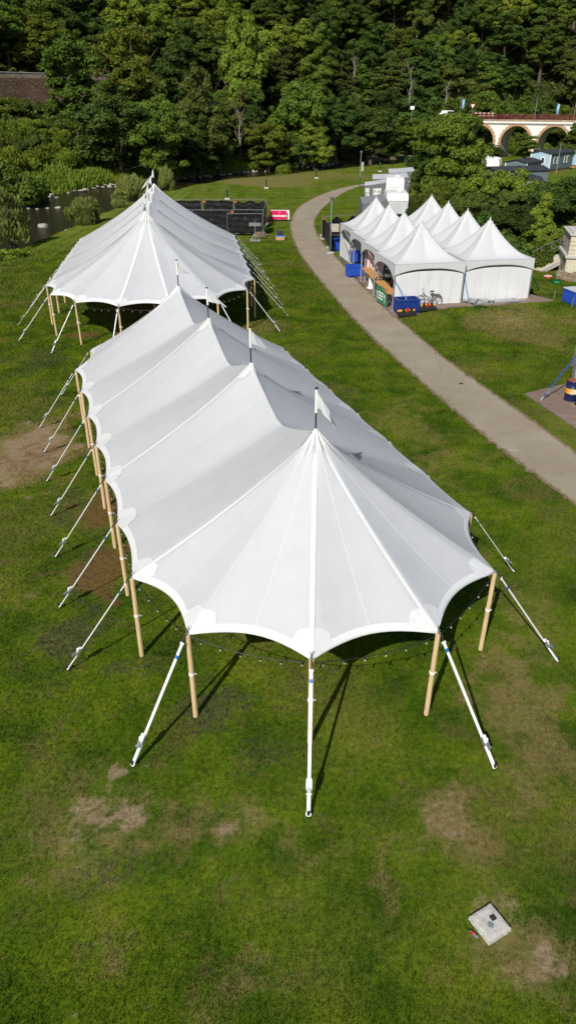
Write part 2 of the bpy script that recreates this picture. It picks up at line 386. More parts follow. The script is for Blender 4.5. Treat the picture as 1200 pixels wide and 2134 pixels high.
# river water
q=NT('river_water'); q.set(.22,.4); q.b.inputs['Base Color'].default_value=(.022,.018,.009,1); q.b.inputs['IOR'].default_value=1.33
mp=q.new('ShaderNodeMapping'); mp.inputs['Scale'].default_value=(1,.45,1); q.l.new(q.coord(),mp.inputs[0])
q.bump(q.noise(1.6,6,.65,vec=mp.outputs[0]),.8,.35)
foam=q.smooth(q.noise(.9,9,.75,vec=mp.outputs[0],dist=.8),.66,.74); q.col(q.mix(q.math('MULTIPLY',foam,.45),(.02,.016,.008),(.35,.36,.36)))
wb=MB()
cl=[]
for i in range(60):
    t=i/59
    def at(poly,t):
        k=t*(len(poly)-1); a=min(int(k),len(poly)-2); f_=k-a; return (poly[a][0]*(1-f_)+poly[a+1][0]*f_,poly[a][1]*(1-f_)+poly[a+1][1]*f_)
    cl.append((at(near,t),at(farb,t)))
wv=[];wf=[]
for (a,b) in cl:
    d=Vector((b[0]-a[0],b[1]-a[1])).normalized()*2.5
    wv+=[(a[0]-d.x*.2,a[1]-d.y*.2,-1.45),(b[0]+d.x,b[1]+d.y,-1.45)]
for i in range(59): wf.append((2*i,2*i+2,2*i+3,2*i+1))
wb.add(wv,wf); wb.build('river',q.m,kind='structure')

# footpath
def catmull(p,n=10):
    o=[]
    for i in range(len(p)-1):
        a=p[max(i-1,0)];b=p[i];c=p[i+1];d=p[min(i+2,len(p)-1)]
        for k in range(n):
            t=k/n; o.append(tuple(.5*((2*b[j])+(-a[j]+c[j])*t+(2*a[j]-5*b[j]+4*c[j]-d[j])*t*t+(-a[j]+3*b[j]-3*c[j]+d[j])*t**3) for j in(0,1)))
    o.append(p[-1]); return o
Lp=[(1330,1180),(1200,1054),(1080,965),(980,885),(870,790),(760,690),(700,625),(650,565),(620,520),(606,480),(608,455),(625,430),(660,410),(700,395),(742,385.5),(790,378)]
Rp=[(1330,1040),(1200,945),(1100,870),(1000,800),(900,725),(800,637),(745,585),(700,535),(668,500),(655,470),(660,450),(680,427),(715,402),(738,392),(756,387.5),(795,380.5)]
Lw=catmull([G(*p) for p in Lp],14); Rw=catmull([G(*p) for p in Rp],14)
q=NT('footpath_asphalt'); q.set(.9,.2)
n1=q.noise(.5,5,.6); n2=q.noise(30,6,.8)
c=q.ramp(n1,[(.3,(.252,.208,.155)),(.7,(.325,.275,.212))]); c=q.mix(.6,c,q.ramp(n2,[(.3,(.32,.32,.32)),(.7,(.68,.68,.66))]),'OVERLAY')
vo=q.new('ShaderNodeTexVoronoi',feature='DISTANCE_TO_EDGE'); vo.inputs['Scale'].default_value=.16; 
nd=q.new('ShaderNodeTexNoise'); nd.inputs['Scale'].default_value=1.2; nd.inputs['Detail'].default_value=6; q.l.new(q.coord(),nd.inputs[0])
q.l.new(q.mix(.25,q.coord(),nd.outputs['Color'],'ADD'),vo.inputs['Vector'])
crack=q.math('SUBTRACT',1,q.smooth(vo.outputs[0],0,.006)); c=q.mix(q.math('MULTIPLY',crack,.22),c,(.06,.045,.035))
c=q.mix(q.math('MULTIPLY',q.smooth(q.noise(1.7,7,.7),.66,.72),.55),c,(.09,.07,.05))
ed=q.attr('edge'); e=q.math('ADD',ed,q.math('MULTIPLY',q.math('SUBTRACT',q.noise(3.5,8,.75),.5),.9))
c=q.mix(q.smooth(e,.62,.9),c,(.19,.14,.08)); c=q.mix(q.smooth(e,.93,1.1),c,(.05,.066,.012))
q.col(c); q.bump(n2,.4,.01)
pb=MB(); NW=10; edge=[]
def path_pt(i,u):
    a=Lw[i];b=Rw[i]; return (a[0]*(1-u)+b[0]*u,a[1]*(1-u)+b[1]*u)
vs=[]
for i in range(len(Lw)):
    jl=.065*mnoise.noise(Vector((i*.9,0,0))); jr=.065*mnoise.noise(Vector((i*.9,9,0)))
    for j in range(NW+1):
        u=j/NW; uu=-.03+jl+(1.06-jl+jr)*u; x,y=path_pt(i,uu); vs.append((x,y,.012)); edge.append(abs(u-.5)*2)
fs=[(i*(NW+1)+j,i*(NW+1)+j+1,(i+1)*(NW+1)+j+1,(i+1)*(NW+1)+j) for i in range(len(Lw)-1) for j in range(NW)]
pb.add(vs,fs); po=pb.build('footpath',q.m,kind='structure')
a=po.data.attributes.new('edge','FLOAT','POINT'); a.data.foreach_set('value',[e**2.2 for e in edge])

# short grass blades on the near lawn (nobody could count them)
def grass():
    n=560000; rng=np.random.RandomState(3)
    y=4.2+70*rng.rand(n)**1.45; x=(rng.rand(n)*2-1)*(.44*y+3)
    from math import floor
    def samp(mk):
        ix=np.clip(np.searchsorted(gx,x),0,nx-1); iy=np.clip(np.searchsorted(gy,y),0,ny-1); return masks[mk][ix,iy]
    keep=rng.rand(n)>np.clip(samp('bare')*1.5+samp('red')*.9,0,.97)
    # not on the path
    pl=np.array(Lw); ordr=np.argsort(pl[:,1]); xl=np.interp(y,pl[ordr,1],pl[ordr,0]); pr=np.array(Rw); o2=np.argsort(pr[:,1]); xr=np.interp(y,pr[o2,1],pr[o2,0])
    keep&=~((y>19)&(x>xl+np.abs(rng.normal(size=n))*.09)&(x<xr-np.abs(rng.normal(size=n))*.09)&(y<90)) 
    cxk,cyk=G(1020,1925); keep&=~((np.abs(x-cxk)<.36)&(np.abs(y-cyk)<.36))
    keep&=~((x>10.3)&(y>23)&(y<31.5)&(x+ (y-30)*-.0>10.4)&(y<30.2))
    keep&=rng.rand(n)>sm(y,52,73)*.9
    keep&=~((y>43+.25*(x-6.4))&(x>6.1-.106*(y-44))&(x<16.6-.106*(y-44))&(y<66+.2*(x-4)))
    keep&=sdist(near,x,y)<-.3
    x=x[keep];y=y[keep]; n=len(x)
    h=(.022+.04*rng.rand(n))*(1+.03*(y-5)); wd=.005+.004*rng.rand(n); wd=wd*(1+.05*(y-5)); a=rng.rand(n)*6.283; la=rng.rand(n)*6.283; ll=rng.rand(n)*.8; gz=height(x,y)
    dx=np.cos(a)*wd; dy=np.sin(a)*wd
    V=np.empty((n,3,3),np.float32)
    V[:,0]=np.stack([x-dx,y-dy,gz],-1); V[:,1]=np.stack([x+dx,y+dy,gz],-1)
    V[:,2]=np.stack([x+np.cos(la)*h*ll,y+np.sin(la)*h*ll,gz+h],-1)
    m_=bpy.data.meshes.new('grass'); m_.vertices.add(n*3); m_.vertices.foreach_set('co',V.reshape(-1))
    m_.loops.add(n*3); m_.loops.foreach_set('vertex_index',np.arange(n*3,dtype=np.int32))
    m_.polygons.add(n); m_.polygons.foreach_set('loop_start',np.arange(0,n*3,3,dtype=np.int32)); m_.update(calc_edges=True)
    at_=m_.attributes.new('tint','FLOAT','FACE')
    patch=.5+.5*nz(x,y,.8,4)*.6+.25*nz(x,y,2.7,1)
    at_.data.foreach_set('value',np.clip(patch*.6+rng.rand(n)*.45-.05,0,1).astype(np.float32))
    for mk in ('dry','clip','bare','red'):
        a2=m_.attributes.new(mk,'FLOAT','FACE'); a2.data.foreach_set('value',samp(mk).astype(np.float32))
    m_.materials.append(ground_mat('grass_blades',True)); o=bpy.data.objects.new('grass',m_); S.collection.objects.link(o)
    tag(o,'short mown grass of the lawn around the white tents','grass',kind='stuff')
grass()
# ================================================================ TENTS
def make_tent(name,label,cat,loc,rz,hw,sp,npk,nseg,zpk,zrid,zev,bold_end,flags,sag_flag,group=None,scal=.29,guy=1.95,skip=()):
    T=root(name,label,cat,loc,rz)
    # perimeter poles in local coordinates, starting left of the first peak and going round the front
    poles=[];kind=[]
    L=(npk-1)*sp
    for i in range(nseg+1):
        a=math.pi+math.pi*i/nseg; a-=.04*math.sin(math.pi*i/nseg); poles.append((hw*math.cos(a),hw*.94*math.sin(a))); kind.append(('f',i))
    for i in range(1,2*(npk-1)+1): poles.append((hw,i*sp/2)); kind.append(('r',i))
    for i in range(1,nseg+1):
        a=math.pi*i/nseg; poles.append((hw*math.cos(a),L+hw*.97*math.sin(a))); kind.append(('b',i))
    for i in range(2*(npk-1)-1,0,-1): poles.append((-hw,i*sp/2)); kind.append(('l',i))
    N=len(poles)
    def ridge(y):
        if y<=0 or y>=L: return zpk
        t=(y/sp)%1; a=abs(2*t-1); return zrid+(zpk-zrid)*a**1.65
    def Sf(s,v):
        i=int(math.floor(s))%N; t=s-math.floor(s); A=poles[i];B=poles[(i+1)%N]
        ox=A[0]*(1-t)+B[0]*t; oy=A[1]*(1-t)+B[1]*t
        iy=min(max(oy,0),L) if (abs(A[0])>hw-1e-4 and abs(B[0])>hw-1e-4 and A[0]*B[0]>0) else (0 if oy<L/2 else L)
        side=(abs(A[0])>hw-1e-4 and abs(B[0])>hw-1e-4 and A[0]*B[0]>0 and abs(A[1]-B[1])>1e-3)
        if side: iy=oy
        # inward scallop of the hem
        cx,cy=0,iy; dx,dy=cx-ox,cy-oy; dl=math.hypot(dx,dy); k=(scal if not side else scal*.5)*4*t*(1-t)
        ox+=dx/dl*k; oy+=dy/dl*k
        zr=ridge(iy); wgt=(zr-zrid)/(zpk-zrid)
        vv=max(0.0,1-v); fz=(1-wgt)*vv*(1-(.13 if nseg<6 else .2)*max(0,v)**.8)+wgt*vv*(1-(.20 if nseg<6 else .27)*max(0,v)**.6)
        z=zev+.09*4*t*(1-t)+(zr-zev)*fz
        if not side: z-=.02*math.sin(math.pi*t)*4*v*(1-v)
        return Vector((ox*v+0*(1-v),oy*v+iy*(1-v),z))
    def nrm(s,v):
        e=.01; v=min(max(v,.02),.99)
        a=Sf(s+e,v)-Sf(s-e,v); b=Sf(s,min(v+e,1))-Sf(s,v-e)
        n=a.cross(b); 
        if n.length<1e-9: return Vector((0,0,1))
        n.normalize(); return n if n.z>0 else -n
    b=MB(); SU,SV=10,22
    NS=N*SU; vs=[Sf(i/SU,(j/SV)**1.4) for i in range(NS) for j in range(SV+1)]
    fs=[(i*(SV+1)+j,i*(SV+1)+j+1,((i+1)%NS)*(SV+1)+j+1,((i+1)%NS)*(SV+1)+j) for i in range(NS) for j in range(SV)]
    b.add(vs,fs)
    canopy=b.build('canopy',M_canvas,T,smooth=True)
    prr=random.Random(nseg); pv=[prr.random() for _ in range(2*N+2)]
    at_=canopy.data.attributes.new('panel','FLOAT','FACE'); at_.data.foreach_set('value',[pv[int(i/SU*2)] for i in range(NS) for j in range(SV)])
    def ribbon(mb,s,wd,v0=.0,v1=1.0,off=.006,n=26,m=0):
        pts=[Sf(s,v0+(v1-v0)*j/n) for j in range(n+1)]; vs=[]
        for j,p in enumerate(pts):
            d=(pts[min(j+1,n)]-pts[max(j-1,0)]).normalized(); nn=nrm(s,v0+(v1-v0)*j/n)
            sd_=d.cross(nn).normalized()
            for u,lift in((-.5,0),(-.25,.5),(0,.8),(.25,.5),(.5,0)): vs.append(p+sd_*wd*u+nn*(off+lift*wd*.12))
        mb.add(vs,[(j*5+k,(j+1)*5+k,(j+1)*5+k+1,j*5+k+1) for j in range(n) for k in range(4)],m)
    sb=MB(); th=MB()
    for i in range(N):
        k,q_=kind[i]
        bold=(k in'fb' and (q_ in bold_end if k=='f' else (nseg-q_) in bold_end)) or (k in'rl' and q_%2==0)
        ribbon(sb if bold else th,i,(.105 if nseg<6 else .16) if bold else (.022 if nseg<6 else .03),v0=.01)
        if k in'fb' or True: ribbon(th,i+.5,.02,v0=.03,v1=.97)
    # ridge webbing
    for b0 in range(npk-1):
        vs=[];n=20
        for j in range(n+1):
            y=(b0+j/n)*sp
            for u in(-.055,0,.055): vs.append(Vector((u,y,ridge(y)-abs(u)*.5+.012)))
        sb.add(vs,[(j*3+k,(j+1)*3+k,(j+1)*3+k+1,j*3+k+1) for j in range(n) for k in range(2)])
    # hem
    hb=MB(); n=N*12; vs=[]
    for i in range(n):
        s=i/12
        for v in(.967,.985,1.001): 
            p=Sf(s,v); vs.append(p+nrm(s,v)*.008)
        p=Sf(s,1.001); vs.append(p+Vector((0,0,-.05)))
    hb.add(vs,[(i*4+k,((i+1)%n)*4+k,((i+1)%n)*4+k+1,i*4+k+1) for i in range(n) for k in range(3)])
    hem=hb.build('hem',M_seam,T,smooth=True)
    sb.build('webbing',M_seam,canopy,smooth=True); th.build('seam',M_patch,canopy,smooth=True)
    # fan patches at the poles, scalloped collars at the peaks
    pt=MB()
    for i in range(N):
        A=poles[i]; seglen=2.6; vs=[];NR,NA=7,16
        for r_ in range(1,NR+1):
            for a_ in range(NA+1):
                al=math.pi*a_/NA; s=i+.17*math.cos(al)*r_/NR; v=1-.12*(5.2/(hw+1))*math.sin(al)*r_/NR
                pl=.0035*math.sin(a_*2.2+i)*(r_/NR)
                vs.append(Sf(s,v)+nrm(s,v)*(.011+pl))
        pt=MB(); pt.add(vs,[(r_*(NA+1)+a_,(r_+1)*(NA+1)+a_,(r_+1)*(NA+1)+a_+1,r_*(NA+1)+a_+1) for r_ in range(NR-1) for a_ in range(NA)])
        pt.build('corner_patch',M_patch,canopy,smooth=True)
    for p_ in range(npk):
        pk=MB()
        vs=[];n=48
        # collar following whatever canopy lies around this peak
        for a_ in range(n):
            t=a_/n
            if p_ in(0,npk-1) :
                base=0 if p_==0 else nseg+2*(npk-1)
                s=base+nseg*t if t<.999 else base+nseg
            for rr in (0.0,.45,1.0): pass
        # front/back fans
        if p_==0: rng_=[(0,nseg)]
        elif p_==npk-1: rng_=[(nseg+2*(npk-1),2*nseg+2*(npk-1))]
        else: rng_=[(nseg+2*p_-.0,nseg+2*p_+.0)]
        for s0,s1 in rng_:
            if s1>s0:
                n=nseg*12; vs=[]
                for a_ in range(n+1):
                    s=s0+(s1-s0)*a_/n; ex=.088+.020*math.cos(2*math.pi*(s*2))
                    for v in(.004,ex*.5,ex): vs.append(Sf(min(s,s1-.0001) if s==s1 else s,v)+nrm(s,v)*.012)
                pk.add(vs,[(j*3+k,(j+1)*3+k,(j+1)*3+k+1,j*3+k+1) for j in range(n) for k in range(2)])
        if 0<p_<npk-1:
            for c_ in(nseg+2*p_, N-2*p_):
                vs=[];m_=16
                for a_ in range(m_+1):
                    t=a_/m_*2-1
                    for v in(.01,.05,.10-.035*abs(t)+.012*math.cos(t*18)): 
                        s=c_+t*.09; vs.append(Sf(s,v)+nrm(s,v)*.013)
                pk.add(vs,[(j*3+k,(j+1)*3+k,(j+1)*3+k+1,j*3+k+1) for j in range(m_) for k in range(2)])
        pk.build('peak_patch',M_patch,canopy,smooth=True)
    # poles
    for i,(x,y) in enumerate(poles):
        rr=.052; jx=random.uniform(-.03,.03); jy=random.uniform(-.03,.03)
        m=MB(); m.cyl((x*1.0+jx,y+jy,0),(x,y,zev-.03),rr*1.06,rr,n=8,m=0)
        m.cyl((x,y,zev-.03),(x,y,zev+.03),.03,n=6,m=1)
        po_=m.build('side_pole',[M_pole,M_steel],T)
        c=MB(); c.cyl((x+jx*.5,y+jy*.5,zev*.52),(x+jx*.5,y+jy*.5,zev*.52+.045),rr+.012,n=10); c.cyl((x+jx*.5+rr,y+jy*.5,zev*.52+.02),(x+jx*.5+rr+.04,y+jy*.5,zev*.52-.02),.018,n=6)
        c.build('rope_collar',M_strap,po_)
        h=MB(); h.tube([(x,y,zev),(x,y,zev+.06),(x-.035,y-.01,zev+.17)],.008,5); h.tube([(x,y,zev+.05),(x+.035,y+.02,zev+.16)],.007,5)
        h.build('cable_hook',M_dark,po_)
    for p_ in range(npk):
        m=MB(); m.cyl((0,p_*sp,0),(0,p_*sp,zpk-.04),.06,.05,n=10,m=0); m.build('centre_pole',[M_pole],T)
        fl=flags[p_]
        m=MB(); m.cyl((0,p_*sp,zpk-.05),(0,p_*sp,zpk+.42),.020,n=8,m=1); m.cyl((0,p_*sp,zpk+.42),(0,p_*sp,zpk+.95),.03,n=8,m=0); m.cyl((0,p_*sp,zpk+.95),(0,p_*sp,zpk+.99),.035,n=8,m=1)
        fp=m.build('flag_pole',[M_white,M_dark],T)
        dirx,diry,droop,ln=fl; d=Vector((dirx,diry,0)).normalized()
        # direction given in world axes: turn into tent axes
        d=Matrix.Rotation(-rz,3,'Z')@d; nn=d.cross(Vector((0,0,1)))
        vs=[];A_,B_=16,8
        for a_ in range(A_+1):
            t=a_/A_; half=.17*(1-t)+.004
            dr=-droop*t**1.25*ln
            for b_ in range(B_+1):
                u=b_/B_*2-1
                fold=.07*math.sin(t*7+u*1.5+p_)*t**.5+.035*math.sin(t*15+p_*2+u*3)*t
                vs.append(Vector((0,p_*sp,zpk+.70))+d*(.03+t*ln*math.sqrt(max(.05,1-droop*droop*.65)))+Vector((0,0,dr+u*half-.10*t))+nn*fold)
        m=MB(); m.add(vs,[(a_*(B_+1)+b_,(a_+1)*(B_+1)+b_,(a_+1)*(B_+1)+b_+1,a_*(B_+1)+b_+1) for a_ in range(A_) for b_ in range(B_)])
        m.build('flag',M_pvc,fp,smooth=True)
    # guy straps
    for i,(x,y) in enumerate(poles):
        iy=min(max(y,0),L); o=Vector((x,y-iy,0)); 
        if kind[i][0] in 'rl' : o=Vector((x,0,0))
        o.normalize(); st=Vector((x,y,0))+o*(guy+random.uniform(-.08,.08)); st.z=.05
        tp=Vector((x,y,zev-.02))+o*.06
        d=(st-tp); Lg=d.length; d.normalize(); sd_=d.cross(Vector((0,0,1))).normalized(); up=sd_.cross(d)
        sw=.45 if (kind[i][0]!='f' or kind[i][1] in(0,nseg)) else 1.0   # side straps are twisted and look narrower
        if nseg>5: sw*=.62 if sw<1 else .8
        m=MB()
        m.tube([tp-o*.05,tp+o*.03+Vector((0,0,.0)),tp+d*.14],.014,6,m=2)
        m.bar(tp+d*.16,tp+d*(Lg*.80),.060*sw,.014,0,side=sd_)
        m.bar(tp+d*.15,tp+d*.19,.085*sw,.03,0,side=sd_)
        q0=random.uniform(.10,.16); m.bar(tp+d*(Lg*q0),tp+d*(Lg*(q0+.028)),.062*sw,.019,1,side=sd_)
        m.bar(tp+d*(Lg*.80),st-d*.07,.066*sw,.03*sw,0,side=sd_)
        g_=m.build('guy_strap',[M_strap,M_bluetag,M_dark],T)
        c=tp+d*(Lg*.79)
        m=MB(); m.box(c+up*.03,(.09*sw,.20,.05),0,M=Matrix((sd_,d,up)).transposed()); m.cyl(c-sd_*.055+up*.05,c+sd_*.055+up*.05,.030,n=8)
        m.bar(c+d*.06+up*.05,c+d*.17+up*.09,.075,.014,1,side=sd_); m.cyl(c+d*.17+up*.09-sd_*.05,c+d*.17+up*.09+sd_*.05,.012,n=6,m=1)
        for q_ in(-1,1): m.bar(c-d*.08+sd_*q_*.052+up*.03,c+d*.10+sd_*q_*.052+up*.03,.010,.06,1,side=sd_)
        m.build('ratchet',[M_white,M_steel],g_)
        m=MB(); m.torus(st-d*.05+up*.01,.042,.014,up,14,6,0); m.cyl(st+Vector((0,0,.10)),st-Vector((0,0,.1)),.016,n=8,m=1); m.cyl(st+Vector((0,0,.09)),st+Vector((0,0,.12)),.032,n=8,m=1)
        m.build('stake',[M_strap,M_dark],g_)
    T['poles']=0; del T['poles']
    return T,poles
def festoon(name,label,T,poles,z,segs,group=None,nb=6):
    mw=T.matrix_world if False else Matrix.Translation(T.location)@Matrix.Rotation(T.rotation_euler.z,4,'Z')
    r=root(name,label,'string lights',(T.location.x,T.location.y,0),T.rotation_euler.z)
    cable=MB(); bl=[]
    N=len(poles)
    for i in segs:
        A=Vector((*poles[i%N],z-.10)); B=Vector((*poles[(i+1)%N],z-.10)); A.x*=.985;B.x*=.985
        pts=[]
        for k in range(11):
            t=k/10; p=A.lerp(B,t); p.z-=.16*4*t*(1-t); pts.append(p)
        cable.tube(pts,.009,5)
        for k in range(nb):
            t=(k+.5)/nb; p=A.lerp(B,t); p.z-=.16*4*t*(1-t); bl.append(p)
    cable.build('cable',M_black,r)
    for p in bl[:100]:
        m=MB(); m.lathe(p,[(.006,0),(.018,-.01),(.020,-.055),(.014,-.06)],8,0); m.lathe(p,[(.014,-.058),(.022,-.08),(.022,-.095),(.014,-.11),(.003,-.116)],8,1)
        m.build('bulb',[M_black,M_glass],r,smooth=True)
    return r
t1x,t1y=.60,14.23
T1,P1=make_tent('pole_tent','large white pole tent in the foreground with its rounded end towards the viewer','tent',(t1x,t1y,0),R(19.1),4.27,4.93,4,5,5.12,4.30,2.24,{0,2,3,5},
  [(.9,-.35,.84,.58),(.8,.25,.62,.62),(1,.1,.42,.62),(1,.2,.40,.42)],1,guy=1.74)
T2,P2=make_tent('pole_tent','white pole tent behind the foreground one, standing closest to the river','tent',(-7.85,42.28,0),R(7.6),5.93,5.25,4,7,6.03,4.78,2.26,{0,3,4,7},
  [(-.3,.9,.97,.6),(-.5,.6,.9,.6),(-1,-.1,.62,.85),(-.4,.4,.85,.7)],1,guy=2.0,scal=.30)
festoon('string_light','black festoon cable with bulbs strung under the hem of the foreground tent',T1,P1,2.24,list(range(0,5))+[5,6,len(P1)-1,len(P1)-2,len(P1)-3,len(P1)-4],nb=6)
festoon('string_light','festoon cable with small bulbs under the hem of the rear pole tent',T2,P2,2.26,list(range(0,8))+[len(P2)-1,len(P2)-2],nb=6)

# ================================================================ PAGODAS
PV=Vector((-.108,.989,0)).normalized(); PU=Vector((.970,.243,0)).normalized(); PS=4.34; PO=Vector((6.42,44.35,0))
prz=math.atan2(PU.y,PU.x)
def wavy(p0,p1,z0,z1f,n=26,amp=.016,seed=0):
    p0=Vector(p0);p1=Vector(p1); d=(p1-p0); nn=Vector((d.y,-d.x,0)).normalized()
    def fn(u,v):
        p=p0+d*u; zt=z1f(u); z=z0+(zt-z0)*v
        o=amp*(mnoise.noise(Vector((u*9+seed,v*1.6,seed)))*1.3+.12*math.sin(u*n*1.3+seed+v))
        return Vector((p.x+nn.x*o,p.y+nn.y*o,z))
    return fn
def pagoda(label,org,w_,d_,rz,walls,row,peak=4.95,eave=2.78,group='white peaked pagoda tents beside the footpath'):
    r=root('pagoda_tent',label,'tent',org,rz,group)
    g=.03
    def rf(u,v): # square plan roof
        x=u*2-1;y=v*2-1; k=max(abs(x),abs(y)); 
        f=(1-k)**1.72
        cr=1-min(abs(x),abs(y))/max(k,1e-4)
        z=eave+(peak-eave)*f-.16*math.sin(math.pi*min(k,1))*cr*.9*(1-abs(min(abs(x),abs(y))/max(k,1e-4)))
        return Vector((g+(w_-2*g)*u,g+(d_-2*g)*v,z))
    m=MB(); m.grid(rf,40,40); m.lathe((w_/2,d_/2,peak-.12),[(.07,0),(.035,.10),(.01,.16)],8); roof=m.build('roof',M_pvc,r,smooth=True)
    def val(p0,p1,arch=.34,name='valance'):
        p0=Vector(p0);p1=Vector(p1);d=p1-p0; nn=Vector((d.y,-d.x,0)).normalized()*.012
        m=MB(); 
        def fn(u,v):
            p=p0+d*u; lo=eave-.30-arch*abs(2*u-1)**2.6*1.05; z=lo+(eave-lo)*v; return p+Vector((nn.x,nn.y,z))
        m.grid(fn,24,3)
        vs=[]
        for k in range(25):
            u=k/24; lo=eave-.30-arch*abs(2*u-1)**2.6*1.05; p=p0+d*u+nn*1.6; vs+=[p+Vector((0,0,lo-.02)),p+Vector((0,0,lo+.018))]
        m.add(vs,[(2*k,2*k+2,2*k+3,2*k+1) for k in range(24)],1)
        m.build(name,[M_pvc,M_steel],r,smooth=True)
    val((0,0,0),(w_,0,0)); val((w_,0,0),(w_,d_,0)); val((w_,d_,0),(0,d_,0)); val((0,d_,0),(0,0,0),arch=.62)
    for x,y in((.05,.05),(w_-.05,.05),(w_-.05,d_-.05),(.05,d_-.05)):
        m=MB(); m.box((x,y,eave/2-.05),(.09,.09,eave-.1)); m.box((x,y,.015),(.2,.2,.03)); m.build('leg',M_alu,r)
    top=lambda u: eave-.32-.0*u
    for k in walls:
        a,b_={'front':((.10,-.012,0),(w_-.10,-.012,0)),'right':((w_+.012,.1,0),(w_+.012,d_-.1,0)),'back':((w_-.1,d_+.012,0),(.1,d_+.012,0)),'left':((-.012,d_-.1,0),(-.012,.1,0)),
              'tri':((-.0,d_-.1,0),(-.0,.1,0)),'mid':((.5,d_-.2,0),(w_-.3,d_-.2,0))}[k]
        m=MB(); zt=(lambda u: eave-.42-.25*abs(2*u-1)**2.6) if k!='tri' else (lambda u: .35+(eave-.9)*(1-u))
        if k in('tri',): zt=(lambda u: .30+(eave-.9)*max(.02,(1-(1-u)*.98)) if False else .25+(eave-.75)*(1-u))
        m.grid(wavy(a,b_,.26,zt,seed=row*3.1+len(k)),60,12,0)
        m.grid(wavy(a,b_,.03,lambda u:.255,seed=row*3.1+len(k)),60,2,1)
        # vertical panel joins
        A=Vector(a);B=Vector(b_);nn=Vector(((B-A).y,-(B-A).x,0)).normalized()
        if k in('front','right','back'):
            fnn=wavy(a,b_,.26,zt,seed=row*3.1+len(k))
            for q_ in range(1,6):
                m.tube([fnn(q_/6,v)+nn*.012 for v in(0,.25,.5,.75,1)],.007,4,2)
        m.build('side_wall',[M_wallpvc,M_greycloth,M_lgrey],r,smooth=True)
    # corner webbing that holds the gutter side down
    return r
rowlab=['nearest the viewer','second from the front','third from the front','at the far end']
for row in range(4):
    for col in range(2):
        o=PO+PV*PS*row+PU*(4.58*col)+(PV*.05 if col else Vector((0,0,0)))
        walls=[]
        if row==0: walls.append('front')
        if col==1: walls.append('right')
        if row==3: walls.append('back')
        if row==3 and col==0: walls.append('tri')
        lab='white peaked tent %s in the %s row of pagodas'%(rowlab[row],'left, path-side' if col==0 else 'right, tree-side')
        pagoda(lab,(o.x,o.y,.05),4.5 if col==0 else 4.62,PS-.02,prz+ (math.atan2(PV.y,PV.x)-math.pi/2-prz)*.5,walls,row+col*5)
# plank floor under and before the pagodas
def prism(mb,pts,z0,z1,m=0):
    n=len(pts); mb.add([(x,y,z0) for x,y in pts]+[(x,y,z1) for x,y in pts],[tuple(range(n-1,-1,-1)),tuple(range(n,2*n))]+[(i,(i+1)%n,n+(i+1)%n,n+i) for i in range(n)],m)
def w2(u,v): p=PO+PU*u+PV*v; return (p.x,p.y)
m=MB()
def dkz(p): return hz(p[0],p[1])+.07
def dk(u,v):
    uu=-.22+10.87*u; vv=-1.12+19.1*v
    if v<=0: vv+=.12*math.sin(int(uu/1.2)*2.3)
    if u>=1: uu-=1.4*min(1,v*6)
    p=w2(uu,vv); return Vector((p[0],p[1],dkz(p)))
m.grid(dk,22,30)
for i in range(22):
    a_=dk(i/22,0);b_=dk((i+1)/22,0); m.add([a_,b_,b_-Vector((0,0,.12)),a_-Vector((0,0,.12))],[(0,1,2,3)])
for i in range(30):
    for u_ in(0,1):
        a_=dk(u_,i/30);b_=dk(u_,(i+1)/30); m.add([a_,b_,b_-Vector((0,0,.12)),a_-Vector((0,0,.12))],[(0,1,2,3)])
def w3(u,v,dz=.075):
    p=w2(u,v); return (p[0],p[1],hz(p[0],p[1])+dz)
fl=m.build('plank_floor',M_deck); tag(fl,'brown plank floor laid under the white pagoda tents','floor')
# right-edge pagoda, mostly outside the frame
ex,ey=12.45,29.75
pagoda('white tent corner at the right edge with blue strap beside two navy barrels',(ex,ey,.05),4.5,4.5,R(-20),['front','left'],11,group=None,eave=2.45)
m=MB(); dk=[G(1092,823),G(1200,896),G(1300,965),G(1420,860),G(1300,760),G(1200,797)]; prism(m,dk,.01,.075)
tag(m.build('wooden_deck',M_deck),'dark brown plank deck under the barrels at the right edge','deck')
def strapthing(label,a,b,mat,wd=.05,cat='strap',name='ratchet_strap'):
    a=Vector(a);b=Vector(b); o=root(name,label,cat,b)
    d=(b-a).normalized(); m=MB(); m.bar(a-b,Vector((0,0,0))-d*.25,wd,.012,0); m.build('webbing',mat,o)
    m=MB(); c=-d*.55; m.box(c,(.09,.09,.16)); m.cyl(-d*.6,(0,0,-.05),.018,n=6); m.build('buckle',M_steel,o)
    return o
s0=G(1123,838); strapthing('dark blue tie-down strap slanting from the right-edge tent to the grass',(ex-.02,ey+.0,2.0),(s0[0],s0[1],.05),M_navy if False else simple('blue_webbing',(.02,.07,.28),.6),.06)
M_bweb=simple('bright_blue_webbing',(.03,.2,.62),.6)
e0=PO+PU*9.22; g0=G(1126,612); strapthing('light blue strap slanting from the right front corner of the pagodas',(e0.x,e0.y,1.9),(g0[0],g0[1],.05),M_bweb,.07)
a0=PO+PV*.02-PV*.06; strapthing('blue strap pair running down to the blue crate by the pagoda corner',(a0.x,a0.y-.05,2.0),(a0.x+1.0,a0.y-.75,.55),M_bweb,.05)
a1=PO+PU*4.6; strapthing('thin blue strap hanging between the two front pagodas',(a1.x,a1.y-.05,2.1),(a1.x+.45,a1.y-.9,.1),M_bweb,.045)

